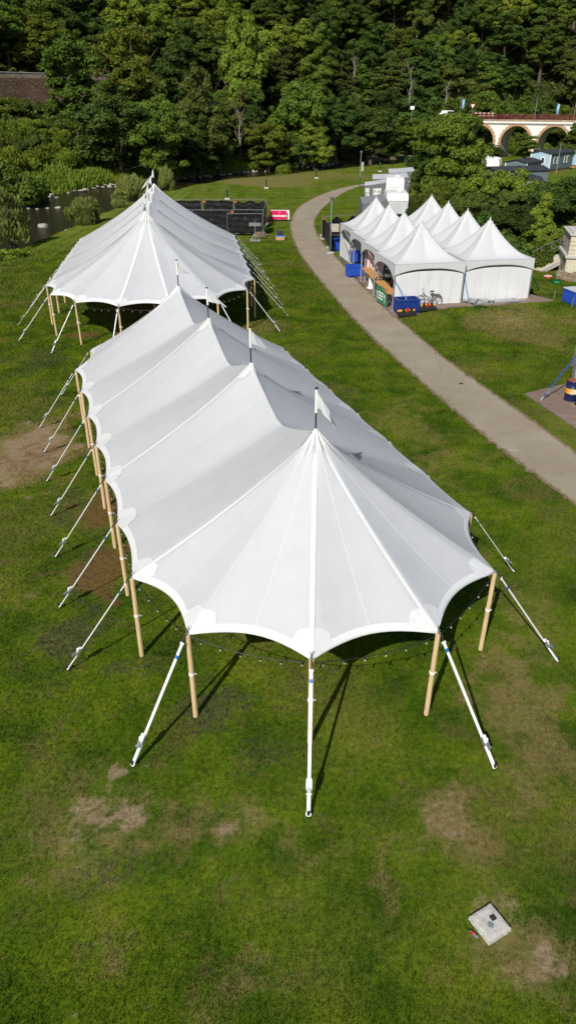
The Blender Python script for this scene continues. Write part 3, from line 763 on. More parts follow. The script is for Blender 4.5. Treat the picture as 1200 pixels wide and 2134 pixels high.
# ================================================================ crates, barrels and small things
def crate_mesh(r,L,W,H,mat,lid=False):
    m=MB(); t=.045; z0=.12
    m.box((0,0,z0+.03),(L,W,.06))
    for sx in(-1,1):
        m.box((sx*(L/2-t/2),0,z0+H/2),(t,W,H)); m.box((0,sx*(W/2-t/2),z0+H/2),(L-2*t,t,H))
    for sx in(-1,1):
        for q_ in(-.33,0,.33):
            m.box((q_*L,sx*(W/2+.012),z0+H/2-.03),(.05,.03,H*.9)); m.box((sx*(L/2+.012),q_*W,z0+H/2-.03),(.03,.05,H*.9))
        m.box((0,sx*(W/2+.01),z0+H-.03),(L+.05,.05,.06)); m.box((sx*(L/2+.01),0,z0+H-.031),(.05,W+.02,.06))
    m.build('body',mat,r)
    for q_ in(-1,0,1):
        m=MB(); m.box((q_*(L/2-.08),0,.06),(.10,W,.12)); m.build('skid',mat,r)
    if lid:
        m=MB(); m.box((0,0,z0+H+.03),(L+.06,W+.06,.05)); m.build('lid',M_lgrey,r)
def crate(label,x,y,z=0,rz=0,L=1.2,W=1.0,H=.6,mat=None,lid=False,cat='crate'):
    r=root('plastic_crate',label,cat,(x,y,z),rz,'blue plastic crates around the tents'); crate_mesh(r,L,W,H,mat or M_blue,lid); return r
x,y=G(735,577); crate('bright blue plastic crate standing on the path edge beside the pagodas',x+.1,y+.2,0,R(8),1.15,1.0,.68)
x,y=G(741,552); crate('blue crate standing inside the third pagoda opening',x+.25,y+.5,.07,R(-4),1.5,1.0,.75)
x,y=G(702,522); crate('narrow blue crate at the far left corner of the pagodas',x-.1,y+.1,.0,R(10),.55,.9,.85)
x,y,z=w3(.78,-.58); crate('open dark blue crate in front of the pagoda wall beside the bicycle',x,y,z,R(12),1.35,1.0,.72,simple('deep_blue_plastic',(.012,.035,.20),.4))
x,y=G(790,572); crate('small blue box tucked under the serving counter',x+.1,y+.0,.07,R(10),.5,.5,.6)
x,y=G(1192,645); crate('blue crate with grey lid on the flat trolley at the right edge',x+.2,y+.4,.22,R(14),1.1,1.2,.8,lid=True)
r=root('flat_trolley','grey flat trolley with upright posts carrying a lidded blue crate','trolley',(x+.25,y+.3,0),R(14))
m=MB(); m.box((0,0,.17),(2.0,2.1,.08)); m.build('platform',M_steel,r)
for sx,sy in((-1,-1),(-1,1),(1,-1)):
    m=MB(); m.cyl((sx*.95,sy*1.0,.05),(sx*.95,sy*1.0,.95),.03,n=8); m.build('post',M_steel,r)
for sx,sy in((-1,-1),(-1,1),(1,-1),(1,1)):
    m=MB(); m.cyl((sx*.8-.03,sy*.85,.07),(sx*.8+.03,sy*.85,.07),.07,n=10); m.build('wheel',M_black,r)
def barrel(label,x,y,z,group,band=M_cream,body=M_navy,top=M_rust,h=.88):
    r=root('oil_drum',label,'barrel',(x,y,z),0,group)
    m=MB(); m.lathe((0,0,0),[(.27,0),(.29,.01),(.285,.04),(.285,.29),(.298,.30),(.298,.315),(.285,.325),(.285,.57),(.298,.58),(.298,.595),(.285,.605),(.285,h-.02),(.295,h)],26); m.build('body',body,r,smooth=True)
    m=MB(); n=26; vs=[]
    for i in range(n+1):
        t=2*math.pi*i/n
        for zz in(.34,.56): vs.append((.2885*math.cos(t),.2885*math.sin(t),zz))
    m.add(vs,[(2*i,2*i+2,2*i+3,2*i+1) for i in range(n)]); m.build('label_band',band,r,smooth=True)
    m=MB(); m.lathe((0,0,h-.004),[(.27,0),(.27,.012),(.255,-.002),(.0,-.002)][:3],24); m.cyl((.12,.1,h),(.12,.1,h+.03),.035,n=10); m.cyl((0,0,h-.02),(0,0,h+.003),.262,n=24); m.build('lid',top,r)
    return r
x,y=G(1186,838); q=NT('orange_cream_label'); q.set(.5,.3); sx_=q.new('ShaderNodeSeparateXYZ'); q.l.new(q.coord(),sx_.inputs[0]); q.col(q.mix(q.smooth(q.math('ADD',sx_.outputs[0],q.math('MULTIPLY',q.noise(9,4),.25)),-.12,.22),(.72,.32,.03),(.74,.66,.50))); barrel('navy drum with orange and cream band, left of the pair on the deck',x+.05,y+.1,.075,'navy drums on the deck',q.m)
x,y=G(1204,846); barrel('navy drum with cream band, right of the pair at the frame edge',x+.1,y-.05,.075,'navy drums on the deck')
# counters
def counter(label,u0,v0,u1,v1,zt=1.0,wd=.62):
    a=PO+PU*u0+PV*v0; b_=PO+PU*u1+PV*v1; c=(a+b_)/2; d=b_-a; L=d.length; rz=math.atan2(d.y,d.x)
    r=root('serving_counter',label,'counter',(c.x,c.y,.07),rz)
    m=MB(); m.box((0,0,zt),(L,wd,.045)); m.build('table_top',M_table,r)
    for q_ in(-1,1):
        m=MB(); m.cyl((q_*L*.36,-wd*.35,0),(q_*L*.36,wd*.3,zt-.02),.018,n=6); m.cyl((q_*L*.36,wd*.35,0),(q_*L*.36,-wd*.3,zt-.02),.018,n=6); m.build('trestle',M_steel,r)
    m=MB(); m.cyl((0,0,0),(0,0,.06),.28,n=16); m.cyl((0,0,.05),(0,0,zt-.05),.17,n=16); m.build('pedestal',M_white,r,smooth=False)
counter('wooden serving counter in the opening of the nearest path-side pagoda',.02,.3,.02,3.9)
counter('wooden serving counter with folded legs in the second path-side pagoda opening',.02,4.5,.02,8.2)
for (px,py,cb,lb,gl) in((799,590,M_dgreen,M_white,'green drum with white band under the front counter, left one'),(812,603,M_dgreen,M_red,'green drum with red and white band nearest the green banner')):
    x,y=G(px,py); barrel(gl,x+.35,y+.25,.07,'green drums under the counter',lb,cb,M_white)
x,y=G(763,560); r=root('notice_board','small red board leaning under the far counter','sign',(x+.05,y,.07),R(70))
m=MB(); m.box((0,0,.55),(.55,.03,1.0)); m.build('panel',M_red,r)
for q_ in(-1,1):
    m=MB(); m.box((q_*.26,.03,.5),(.03,.03,1.0)); m.build('leg',M_steel,r)
# pink curtain in second opening
cu=PO+PV*8.4+PU*.1; m=MB(); m.grid(wavy((0,0,0),(0,-.0,0) if False else (1.3,.25,0),.25,lambda u:2.25,n=30,amp=.12,seed=3),40,8)
cr=m.build('curtain',[simple('pale_pink_curtain',(.62,.46,.44),.8)],None,smooth=True); cr.location=(cu.x,cu.y,.07); tag(cr,'pale pink curtain hanging in the path-side pagoda opening','curtain')
# crowd barriers
def barrier(name,label,cx,cy,rz,L,H,mat,arrows=False,frac=1.0,z0=.18):
    r=root(name,label,'barrier',(cx,cy,0),rz)
    m=MB(); 
    for a,b_ in(((-L/2,0,.15),(-L/2,0,H)),((L/2,0,.15),(L/2,0,H)),((-L/2,0,H),(L/2,0,H)),((-L/2,0,.15),(L/2,0,.15))): m.cyl(a,b_,.02,n=6)
    n=int(L/.13)
    for i in range(1,n): m.cyl((-L/2+L*i/n,0,.15),(-L/2+L*i/n,0,H),.007,n=5)
    m.build('frame',M_steel,r)
    for q_ in(-1,1):
        m=MB(); m.tube([(q_*(L/2-.12),-.32,.0),(q_*(L/2-.12),-.25,.04),(q_*(L/2-.12),0,.13),(q_*(L/2-.12),.25,.04),(q_*(L/2-.12),.32,0)],.018,6); m.build('foot',M_steel,r)
    m=MB(); m.grid(lambda u,v:Vector((-L/2*.97+L*.97*u*frac,-.03+.012*math.sin(u*13+v*4),z0+(H-.04-z0)*v)),24,6); bn=m.build('banner',mat,r,smooth=True)
    m=MB()
    if arrows:
        for q_ in(-1,1):
            cxx=q_*L*.36; m.box((cxx,-.055,.52),(.07,.006,.42)); m.add([(cxx-.13,-.055,.68),(cxx+.13,-.055,.68),(cxx,-.055,.90)],[(0,1,2)])
        rng=random.Random(4)
        for row,zz in enumerate((.80,.62,.44)):
            x0=-L*.24
            while x0<L*.24-.05*row: 
                ww=rng.uniform(.03,.06); m.box((x0,-.055,zz),(ww,.006,.10)); x0+=ww+.02
    else:
        rng=random.Random(2); x0=-L*.36
        while x0<L*.36-.3*(1-frac): 
            ww=rng.uniform(.05,.09); m.box((x0,-.05,z0+.36),(ww,.006,.17 if rng.random()<.8 else .24)); x0+=ww+.022
        for i in range(3): m.box((-.1+i*.07,-.05,z0+.74),(.05,.006,.06))
    m.build('lettering',M_white,bn)
    return r
a=G(806,622); b=G(826,646); cx,cy=(a[0]+b[0])/2,(a[1]+b[1])/2
barrier('crowd_barrier','green banner with white arrows on a crowd barrier at the pagoda corner',5.95,46.0,math.atan2(-1.85,.42),1.9,1.15,M_green,True)
bx,by=G(583,461); br=barrier('crowd_barrier','magenta and white banner on a metal crowd barrier beside the black fencing',bx,by,R(-2),2.15,1.12,M_pink,False,.86)
m=MB(); m.box((0,-.012,1.0),(2.05,.008,.30)); m.box((.96,-.012,.6),(.16,.008,.8)); m.build('backing',M_white,br)
# fence panels
def fence(label,x0,y0,x1,y1,H=2.0,seed=0,tagc=True,sagm=.1):
    d=Vector((x1-x0,y1-y0,0)); L=d.length; rz=math.atan2(d.y,d.x)
    r=root('fence_panel',label,'fence',(x0,y0,0),rz,'temporary black fence panels')
    m=MB()
    for a,b_ in(((0,0,.12),(0,0,H)),((L,0,.12),(L,0,H)),((0,0,H),(L,0,H)),((0,0,.2),(L,0,.2)),((L/2,0,.2),(L/2,0,H))): m.cyl(a,b_,.024,n=6)
    m.build('frame',M_steel,r)
    m=MB(); m.grid(lambda u,v:Vector((.03+(L-.06)*u,-.035+.05*mnoise.noise(Vector((u*6+seed,v*4,seed)))+.015*math.sin(v*22+u*3),.18+(H-.24-sagm*(math.sin(u*math.pi*2+seed)**2))*v)),30,14); m.build('screen',M_blackcloth,r,smooth=True)
    for q_ in(.0,L):
        m=MB(); m.box((q_,0,.06),(.22,.62,.12)); m.build('foot',M_conc,r)
    if tagc:
        m=MB(); m.box((.16,-.07,H-.18),(.22,.03,.14)); m.build('marker',M_orange,r)
fy=84.6
for i,(a,b_) in enumerate(((-16.4,-12.9),(-12.8,-9.5),(-9.3,-6.0),(-5.9,-2.5))):
    fence(['black screened fence panel, far left in the back row','black screened fence panel, second from left in the back row','black screened fence panel, third from left in the back row','black fence panel with loose wrinkled screen ending the back row'][i],a,fy,b_,fy,seed=i,sagm=.25 if i==3 else .06)
fence('black fence panel turned end-on at the back right corner of the enclosure',-2.4,84.6,-2.25,81.3,seed=5)
fence('black fence panel turned end-on beside the magenta barrier',-2.25,80.9,-2.5,77.6,seed=6)
fence('black fence panel, left one in the middle row of the enclosure',-13.2,76.4,-9.6,76.3,seed=7)
fence('wide black fence panel in the middle row of the enclosure',-9.5,76.2,-5.9,76.1,seed=8,tagc=False)
fence('black fence panel just behind the front panel',-5.7,76.3,-2.5,76.3,H=2.0,seed=9)
fence('black fence panel standing foremost beside the lighting stand',-5.85,73.5,-2.45,73.5,seed=10,tagc=False)
fence('black fence panel receding at the end of the foremost panel',-2.4,73.6,-2.45,76.9,seed=11)
f0=G(655,478); f1=G(687,529)
fence('black mesh fence panel standing along the path edge by the lamp post',G(672,520-30)[0],G(672,492)[1],G(689,528)[0],G(689,528)[1],seed=12)
fence('black fence panel with sagging screen behind the lamp post box',3.2,71.4,6.4,72.6,seed=13,sagm=.5)
fence('black fence panel lying low behind the far pagoda corner',3.6,66.6,6.6,67.3,H=1.1,seed=14,tagc=False)
# lighting stand, box, debris
x,y=G(532,502); r=root('base_stand','grey metal stand with a crossed foot beside the black fencing','stand',(x,y,0),0)
m=MB(); m.cyl((0,0,.05),(0,0,1.75),.03,n=8); m.build('mast',M_alu,r)
m=MB(); m.box((0,0,1.45),(1.1,.05,.30)); m.build('panel',M_steel,r)
m=MB()
for q_ in(-.4,0,.4): m.bar((-.5,q_,.05),(.5,q_,.05),.06,.05)
for q_ in(-.48,.48): m.bar((q_,-.42,.06),(q_,.42,.06),.06,.05)
for q_ in(-1,1): m.cyl((q_*.45,0,.08),(0,0,.6),.018,n=6)
m.build('base',M_alu,r)
x,y=G(584,500); m=MB(); m.box((0,0,.16),(.85,.5,.3),0); tag_o=m.build('cardboard_box',simple('cardboard',(.46,.27,.15),.8)); tag_o.location=(x,y,0); tag(tag_o,'brown and blue open box on the grass beside the path','box')
m=MB(); m.box((0,.1,.36),(.86,.45,.08)); b2=m.build('blue_tray',M_bweb,tag_o)
r=root('folding_case','black case standing on the brown box on the grass','case',(x,y+.1,.40),R(3))
m=MB(); m.box((0,.14,.22),(.62,.06,.42),M=Matrix.Rotation(R(-12),3,'X')); m.box((0,-.04,.04),(.62,.34,.07)); m.build('body',M_black,r,bevel=.01)
m=MB(); m.tube([(-.1,.12,.44),(-.08,.12,.48),(.08,.12,.48),(.1,.12,.44)],.012,5); m.build('handle',M_steel,r)
x,y=G(541,492); m=MB()
for i in range(4): m.box((random.uniform(-.1,.1),random.uniform(-.1,.1),.06+i*.09),(1.25-.1*i,.75,.07),0,rz=random.uniform(-.15,.15))
o=m.build('pallet_stack',M_deck); o.location=(x,y,0); tag(o,'small stack of dark boards behind the metal stand','boards')
m=MB()
def rag(u,v): return Vector(((u-.5)*.9,(v-.5)*.45,.05+.11*mnoise.noise(Vector((u*4,v*4,2)))+.35*math.exp(-((u-.3)**2+(v-.5)**2)*30)))
m.grid(rag,16,10); o=m.build('white_sheet',M_pvc,smooth=True); xx,yy=G(548,490); o.location=(xx,yy,0); tag(o,'crumpled white sheet on the ground by the foremost fence panel','sheet')
# lamp posts
def lamp_post(label,x,y,H,box=None,z=0,base=False,head=1.0,group=None):
    r=root('lamp_post',label,'lamp post',(x,y,z),0,group)
    m=MB(); m.cyl((0,0,0),(0,0,H-.35),.055,.04,n=10); m.build('pole',M_alu,r)
    m=MB(); m.lathe((0,0,H-.38),[(.05,0),(.08,.03),(.20*head,.28),(.21*head,.30),(.02,.40)],12,0); m.build('lantern',M_steel,r,smooth=False)
    m=MB(); m.lathe((0,0,H-.34),[(.07,0),(.17*head,.22),(.17*head,.23)],12,0); m.build('diffuser',M_glass,r)
    if box:
        m=MB(); m.box((box[0],-.12,box[1]),(box[2],.25,box[3])); m.build('service_box',M_cream if False else simple('beige_box',(.42,.38,.31),.6),r,bevel=.01)
        m=MB(); m.box((0,-.02,.7),(.14,.14,1.5)); m.build('sleeve',M_dgreen,r)
    return r
x,y=G(688,527); lamp_post('grey street lamp with a beige box, in front of the pagodas by the path',x,y,4.5,(.36,2.05,.62,.62))
x,y=G(749,391); lamp_post('grey street lamp with green sleeve beside the awnings at the path end',x,y,5.0,(.28,2.9,.32,1.2))
for px,py,H,lb in((555,393,1.5,'bollard light on the lawn straight above the black fencing'),(474,416,1.5,'bollard light just behind the back row of fence panels'),(659,372,1.5,'bollard light between the river and the path bend'),(791,358,1.6,'bollard light on a pale slab beyond the awnings')):
    x,y=G(px,py); r=root('bollard_light',lb,'bollard light',(x,y,0),0,'bollard lights on the lawn')
    m=MB(); m.box((0,0,.1),(.62,.62,.22)); m.build('slab',M_conc,r)
    m=MB(); m.cyl((0,0,.2),(0,0,H-.22),.10,n=10); m.build('post',M_dark,r)
    m=MB(); m.cyl((0,0,H-.22),(0,0,H-.05),.10,n=10); m.build('lens',M_glass,r)
    m=MB(); m.lathe((0,0,H-.05),[(.13,0),(.13,.03),(.02,.08)],10); m.build('cap',M_dark,r)
# bicycle
x,y,z=w3(2.25,-.42); r=root('bicycle','dark city bicycle leaning against the white pagoda wall','bicycle',(x,y,z),R(14))
for wx,nm in((-.55,0),(.55,0)):
    m=MB(); m.torus((wx,0,.35),.33,.022,(0,1,0),26,6,0); wh=m.build('wheel',M_black,r,smooth=True)
    m=MB()
    for k in range(14):
        t=2*math.pi*k/14; m.cyl((wx,0,.35),(wx+.31*math.cos(t),0,.35+.31*math.sin(t)),.0035,n=4)
    m.torus((wx,0,.35),.305,.008,(0,1,0),24,4); m.cyl((wx,-.05,.35),(wx,.05,.35),.025,n=8); m.build('spokes',M_alu,wh)
m=MB(); hd=(-.38,0,.88); st=(.17,0,.82); bb=(.05,0,.30); rr_=(.55,0,.35); fr=(-.55,0,.35)
for a_,b_ in(((-.40,0,.80),(.03,0,.40)),(bb,st),(bb,rr_),(rr_,(.15,0,.70)),(hd,fr),((-.38,0,.72),(.10,0,.50))): m.cyl(a_,b_,.016,n=6)
m.build('frame',M_dark,r)
m=MB(); m.tube([(-.25,-.30,1.02),(-.38,-.22,1.08),(-.40,0,1.02),(-.38,.22,1.08),(-.25,.30,1.02)],.013,6); m.cyl(hd,(-.40,0,1.02),.014,n=6); m.build('handlebar',M_alu,r)
m=MB(); m.box((.19,0,.90),(.26,.15,.06),taper=.8); m.cyl(st,(.19,0,.90),.014,n=6); m.build('saddle',M_black,r,bevel=.02)
m=MB(); m.box((.55,0,.74),(.36,.13,.02)); m.cyl((.68,0,.35),(.68,0,.73),.008,n=5); m.build('rack',M_alu,r)
m=MB(); m.torus((.05,.04,.30),.09,.012,(0,1,0),14,5); m.box((.05,.09,.14),(.09,.08,.02)); m.box((.05,-.09,.46),(.09,.08,.02)); m.cyl((.05,.05,.14),(.05,-.05,.46),.01,n=5); m.build('pedals',M_steel,r)
m=MB(); 
for k in range(12):
    t0=R(5+k*14); t1=R(5+(k+1)*14); m.bar((.55+.37*math.cos(t0),0,.35+.37*math.sin(t0)),(.55+.37*math.cos(t1),0,.35+.37*math.sin(t1)),.05,.006,side=(0,1,0))
m.build('mudguard',M_dark,r)
# cable rollers
for px,py,lb in((.65,-1.28,'black and yellow tool rack below the dark blue crate'),(2.0,-1.12,'black and yellow tool rack below the bicycle')):
    x,y,z=w3(px,py); r=root('tool_rack',lb,'rack',(x,y,z),R(12),'black and yellow racks')
    m=MB(); m.box((0,0,.10),(1.15,.5,.2),taper=.9); m.build('tray',M_black,r,bevel=.02)
    m=MB(); m.box((0,.16,.25),(1.1,.10,.10)); m.build('top_bar',M_yellow,r,bevel=.015)
    for k in range(3):
        m=MB(); m.cyl((-.25+k*.25,-.02,.2),(-.25+k*.25,-.02,.42),.075,n=10); m.cyl((-.25+k*.25,-.02,.42),(-.25+k*.25,-.02,.47),.04,n=8); m.build('canister',M_red if k%2 else M_black,r)
# stacked aluminium beams
x,y=G(975,626); 
def beam(label,u0,v0,u1,v1,dz,wd=.12,th=.10):
    a=w3(u0,v0);b_=w3(u1,v1); o=root('aluminium_beam',label,'beam',((a[0]+b_[0])/2,(a[1]+b_[1])/2,max(a[2],b_[2])+dz),math.atan2(b_[1]-a[1],b_[0]-a[0]),'aluminium beams stacked before the pagodas')
    L=math.hypot(b_[0]-a[0],b_[1]-a[1]); m=MB(); m.box((0,0,th/2),(L,wd,th)); m.build('profile',M_alu,o)
    for q_ in(-1,1):
        m=MB(); m.box((q_*(L/2+.01),0,th/2),(.025,wd*.8,th*.8)); m.build('end_cap',M_dark,o)
beam('long grey beam nearest the grass in the stack',5.1,-1.10,8.7,-.95,0); beam('second long grey beam of the stack, just behind the front one',5.3,-.92,8.3,-.80,.0)
beam('long grey beam lying furthest back on the planks',5.6,-.60,8.2,-.42,0); beam('third long grey beam, in the middle of the stack',5.0,-.76,7.9,-.62,.0)
beam('pale crosswise beam at the left end of the stack',4.7,-.25,5.2,-1.15,.11,.16); beam('pale short crosswise beam in the middle of the stack',5.7,-.35,6.1,-1.1,.11,.16); beam('pale crosswise beam next to the middle one',6.0,-.5,6.4,-1.15,.12,.14); beam('short white beam leaning at the left end of the stack',4.95,-.55,5.3,-1.1,.24,.14)
# things on the grass at the right
x,y=G(1139,586); r=root('bucket','red bucket with pale rim on the grass by the concrete hut','bucket',(x,y,0)); m=MB(); m.lathe((0,0,0),[(.22,0),(.27,.36),(.29,.37),(.27,.38),(.25,.36),(.2,.04)],16); m.build('body',M_red,r); m=MB(); m.torus((0,0,.37),.27,.02,(0,0,1)); m.build('rim',M_white,r)
x,y=G(1155,597); r=root('reel','dark green cable reel standing on the grass','reel',(x,y,0),R(10)); 
for q_ in(-1,1):
    m=MB(); m.cyl((q_*.28,0,.25),(q_*.28+.03,0,.25),.26,n=18); m.build('flange',M_dgreen,r)
m=MB(); m.cyl((-.26,0,.25),(.26,0,.25),.12,n=12); m.build('drum',M_green,r)
x,y=G(1170,599); m=MB(); m.box((0,0,.04),(1.1,.28,.07),rz=R(38)); m.box((.1,.1,.09),(.5,.2,.04),rz=R(30)); o=m.build('board',M_white); o.location=(x,y,0); tag(o,'white board lying flat near the green reel','board')
x,y=G(1136,600); m=MB(); m.box((-.15,0,.05),(.3,.2,.1),rz=.3); m.box((.2,.05,.06),(.25,.22,.12),rz=-.4); o=m.build('brick_rubble',M_bark); o.location=(x,y,0); tag(o,'two small dark blocks lying in the grass between bucket and strap','blocks')
x,y=G(1109,608); m=MB()
for k in range(4): m.torus((.03*k,.02*k,.03+.02*k),.42-.06*k,.022,(0,.05*k,1),24,5)
o=m.build('hose_coil',M_yellow,smooth=True); o.location=(x,y,.02); tag(o,'yellow hose coiled on the planks at the right pagoda corner','hose')
# concrete block with covers, bottle
cx,cy=G(1019,1928); r=root('concrete_block','pale concrete cable pit block with two round and square covers in the near lawn','concrete block',(cx,cy,0),R(29))
m=MB()
bm_n=14
def blk(u,v):
    x=(u-.5)*.58;y=(v-.5)*.60; k=.0
    return Vector((x+.012*mnoise.noise(Vector((u*7,v*7,1))),y+.014*mnoise.noise(Vector((u*7,v*7,5))),.135+.010*mnoise.noise(Vector((u*5,v*5,3)))-.02*(max(abs(u-.5),abs(v-.5))*2)**10))
n=14; m.grid(blk,n,n)
ring=[blk(i/n,0) for i in range(n)]+[blk(1,i/n) for i in range(n)]+[blk(1-i/n,1) for i in range(n)]+[blk(0,1-i/n) for i in range(n)]
lo=[Vector((p.x*1.06+.01*mnoise.noise(p*9),p.y*1.06,-.05)) for p in ring]; nr=len(ring)
m.add(ring+lo,[(i,nr+i,nr+(i+1)%nr,(i+1)%nr) for i in range(nr)])
m.build('block',M_conc,r); r.scale=(.76,.76,.72)
m=MB(); m.lathe((-.045,-.055,.128),[(.066,0),(.066,.018),(.058,.024),(.002,.024)],24); m.cyl((-.045,-.055,.15),(-.045,-.055,.158),.016,n=10); m.box((-.02,-.055,.155),(.03,.02,.008)); m.build('round_cover',simple('grey_plastic_cover',(.19,.22,.26),.5),r)
m=MB(); m.box((.105,.035,.14),(.115,.115,.03)); m.box((.105,.035,.157),(.085,.085,.012),taper=.9); m.build('square_socket',M_dark,r,bevel=.012)
bx,by=G(986,1949); r=root('bottle','plastic bottle with a red label lying in the grass beside the concrete block','bottle',(bx,by,.03),R(132)); r.scale=(.78,.78,.78)
q=NT('bottle_plastic'); q.set(.1,.6); q.b.inputs['Base Color'].default_value=(.16,.17,.17,1); 
m=MB(); m.tube([(-.10,0,0),(-.095,0,0),(-.04,0,0),(.02,0,0),(.065,0,0),(.09,0,0),(.105,0,0)],[.026,.032,.033,.031,.030,.014,.012],12); m.build('body',q.m,r,smooth=True)
m=MB(); m.tube([(.0,0,0),(.055,0,0)],[.0345,.0345],12); m.build('label',M_red,r,smooth=True)
m=MB(); m.cyl((.10,0,0),(.125,0,0),.016,n=10); m.build('cap',M_black,r)
# manhole and marking on the path
for px,py,lb in((960,800,'small round drain cover set in the asphalt path'),):
    x,y=G(px,py); m=MB(); m.cyl((0,0,0),(0,0,.012),.09,n=20); m.torus((0,0,.008),.09,.008,(0,0,1)); o=m.build('drain_cover',M_dark); o.location=(x,y,.012); tag(o,lb,'drain cover')
x,y=G(1069,939); m=MB()
for k in range(4): m.box((-.16+k*.1,0,.001),(.06,.12,.003),rz=.2*k)
for k in range(3): m.box((-.1+k*.12,.2,.001),(.07,.06,.003))
o=m.build('paint_mark',simple('worn_white_paint',(.42,.39,.35),.8,var=.3,scale=20)); o.location=(x,y,.015); tag(o,'worn white spray marks on the asphalt path','marking')
#@@PART3
# ================================================================ VEGETATION
def leaf_cloud(cl,nl,size,seed,up=.25,elong=1.0,flat=.0):
    """cl: clumps (x,y,z,rx,ry,rz). returns verts, tint"""
    rng=np.random.RandomState(seed); cl=np.array(cl,float); K=len(cl)
    vol=(cl[:,3]*cl[:,4]+cl[:,3]*cl[:,5]); pr=vol/vol.sum(); which=rng.choice(K,nl,p=pr)
    d=rng.normal(size=(nl,3)); d/=np.linalg.norm(d,axis=1)[:,None]
    d[:,2]=np.where(d[:,2]<-.35,-d[:,2]*.6,d[:,2])
    rad=.62+.42*rng.rand(nl)**.7
    p=cl[which,:3]+d*cl[which,3:6]*rad[:,None]
    n=d+rng.normal(size=(nl,3))*.55; n[:,2]+=up; n/=np.linalg.norm(n,axis=1)[:,None]
    t=np.cross(n,rng.normal(size=(nl,3))); t/=np.linalg.norm(t,axis=1)[:,None]; b=np.cross(n,t)
    if elong>1.3: 
        t=d*.7+np.array([0,0,1.0])+rng.normal(size=(nl,3))*.25; t/=np.linalg.norm(t,axis=1)[:,None]; b=np.cross(n,t); b/=np.linalg.norm(b,axis=1)[:,None]
    s=size*(.55+.8*rng.rand(nl))[:,None]
    V=np.empty((nl,4,3)); V[:,0]=p-t*s*elong-b*s*.15; V[:,1]=p-b*s*.62+n*s*.12; V[:,2]=p+t*s*elong; V[:,3]=p+b*s*.62+n*s*.12
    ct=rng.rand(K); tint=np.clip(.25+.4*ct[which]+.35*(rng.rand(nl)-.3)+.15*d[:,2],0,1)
    return V,tint
def cloud_mesh(name,V,tint,mat):
    n=len(V); m=bpy.data.meshes.new(name); m.vertices.add(n*4); m.vertices.foreach_set('co',V.reshape(-1).astype(np.float32))
    m.loops.add(n*4); m.loops.foreach_set('vertex_index',np.arange(n*4,dtype=np.int32)); m.polygons.add(n)
    m.polygons.foreach_set('loop_start',np.arange(0,n*4,4,dtype=np.int32)); m.update(calc_edges=True)
    a=m.attributes.new('tint','FLOAT','FACE'); a.data.foreach_set('value',tint.astype(np.float32)); m.materials.append(mat); return m
def crown_clumps(seed,rx,rz,zc,n,shape='round',cs=.34):
    rng=random.Random(seed); o=[]; big=[]
    nb=5 if shape=='round' else 4
    for k in range(nb):   # main boughs, so the outline is uneven
        a=k*6.283/nb+rng.random(); rr=rx*rng.uniform(.25,.55); big.append((math.cos(a)*rr,math.sin(a)*rr,zc+rz*rng.uniform(-.55,.5),rx*rng.uniform(.42,.66),rz*rng.uniform(.32,.55)))
    big.append((rng.uniform(-.1,.1)*rx,rng.uniform(-.1,.1)*rx,zc+rz*.45,rx*.5,rz*.52)); big.append((0,0,zc-rz*.1,rx*.62,rz*.6))
    for k in range(n):
        B=big[rng.randrange(len(big))]
        th=rng.random()*6.283; cz=rng.uniform(-.75,1); sr=math.sqrt(1-cz*cz); q_=rng.uniform(.72,1.08)
        x=B[0]+B[3]*sr*math.cos(th)*q_; y=B[1]+B[3]*sr*math.sin(th)*q_; z=B[2]+B[4]*cz*q_
        if shape=='cone':
            f_=max(.12,1-(z-(zc-rz))/(2*rz))**.7*1.25; x*=f_;y*=f_
        c=rx*cs*rng.uniform(.55,1.05); o.append((x,y,z,c,c,c*.72))
    return o
def trunk_mb(seed,H,r0,rx,zc,rz,n=7,lean=.04):
    rng=random.Random(seed); m=MB(); pts=[];rr=[]
    for k in range(8):
        t=k/7; pts.append((lean*H*math.sin(t*2+seed)*t,lean*H*math.cos(t*3+seed)*t,-.6+(H*.85+.6)*t)); rr.append(r0*(1-t*.82)*(1.35 if k==0 else 1))
    m.tube(pts,rr,8)
    for k in range(n):
        t=rng.uniform(.28,.8); b=Vector(pts[int(t*7)]); a=k*2.4+rng.random(); L=rx*rng.uniform(.6,.95)
        e=b+Vector((math.cos(a)*L,math.sin(a)*L,L*rng.uniform(.35,.9))); mid=b.lerp(e,.5)+Vector((0,0,-.1*L))
        m.tube([b,mid,e],[r0*.42*(1-t*.5),r0*.26,r0*.07],6)
    return m
PROTO={}
def proto(key,seed,H,rx,cb,nclump,nl,leaf,mat,shape='round',bark=None,cs=.34,elong=1.0,tr=.028):
    """a crown mesh + trunk mesh, H tall, rx wide, crown from cb up"""
    rz=(H-cb)/2*.86; zc=cb+rz*1.05
    V,t=leaf_cloud(crown_clumps(seed,rx,rz,zc,nclump,shape,cs),nl,leaf,seed,elong=elong)
    V[:,:,2]*=H/V[:,:,2].max()
    cm=cloud_mesh('crown',V,t,mat); tb=trunk_mb(seed,H,H*tr,rx,zc,rz)
    o=tb.build('trunk',bark or M_bark,None,smooth=True); tm=o.data; bpy.data.objects.remove(o)
    PROTO[key]=(cm,tm,H,rx)
for i,(mt,nm) in enumerate(((L_dark,'dark'),(L_mid,'mid'),(L_light,'light'),(L_olive,'olive'))):
    for k in range(2):
        proto(nm+str(k),20+i*7+k,12,4.4,1.4,105,18000,.175,mt,cs=.255)
        proto(nm+'tall'+str(k),60+i*7+k,15,4.0,1.2,115,19000,.175,mt,'cone' if k else 'round',cs=.255)
proto('near0',101,10,5.0,.6,130,42000,.15,L_bright,cs=.24); proto('near1',102,10,5.0,.4,130,42000,.15,L_dark,cs=.24)
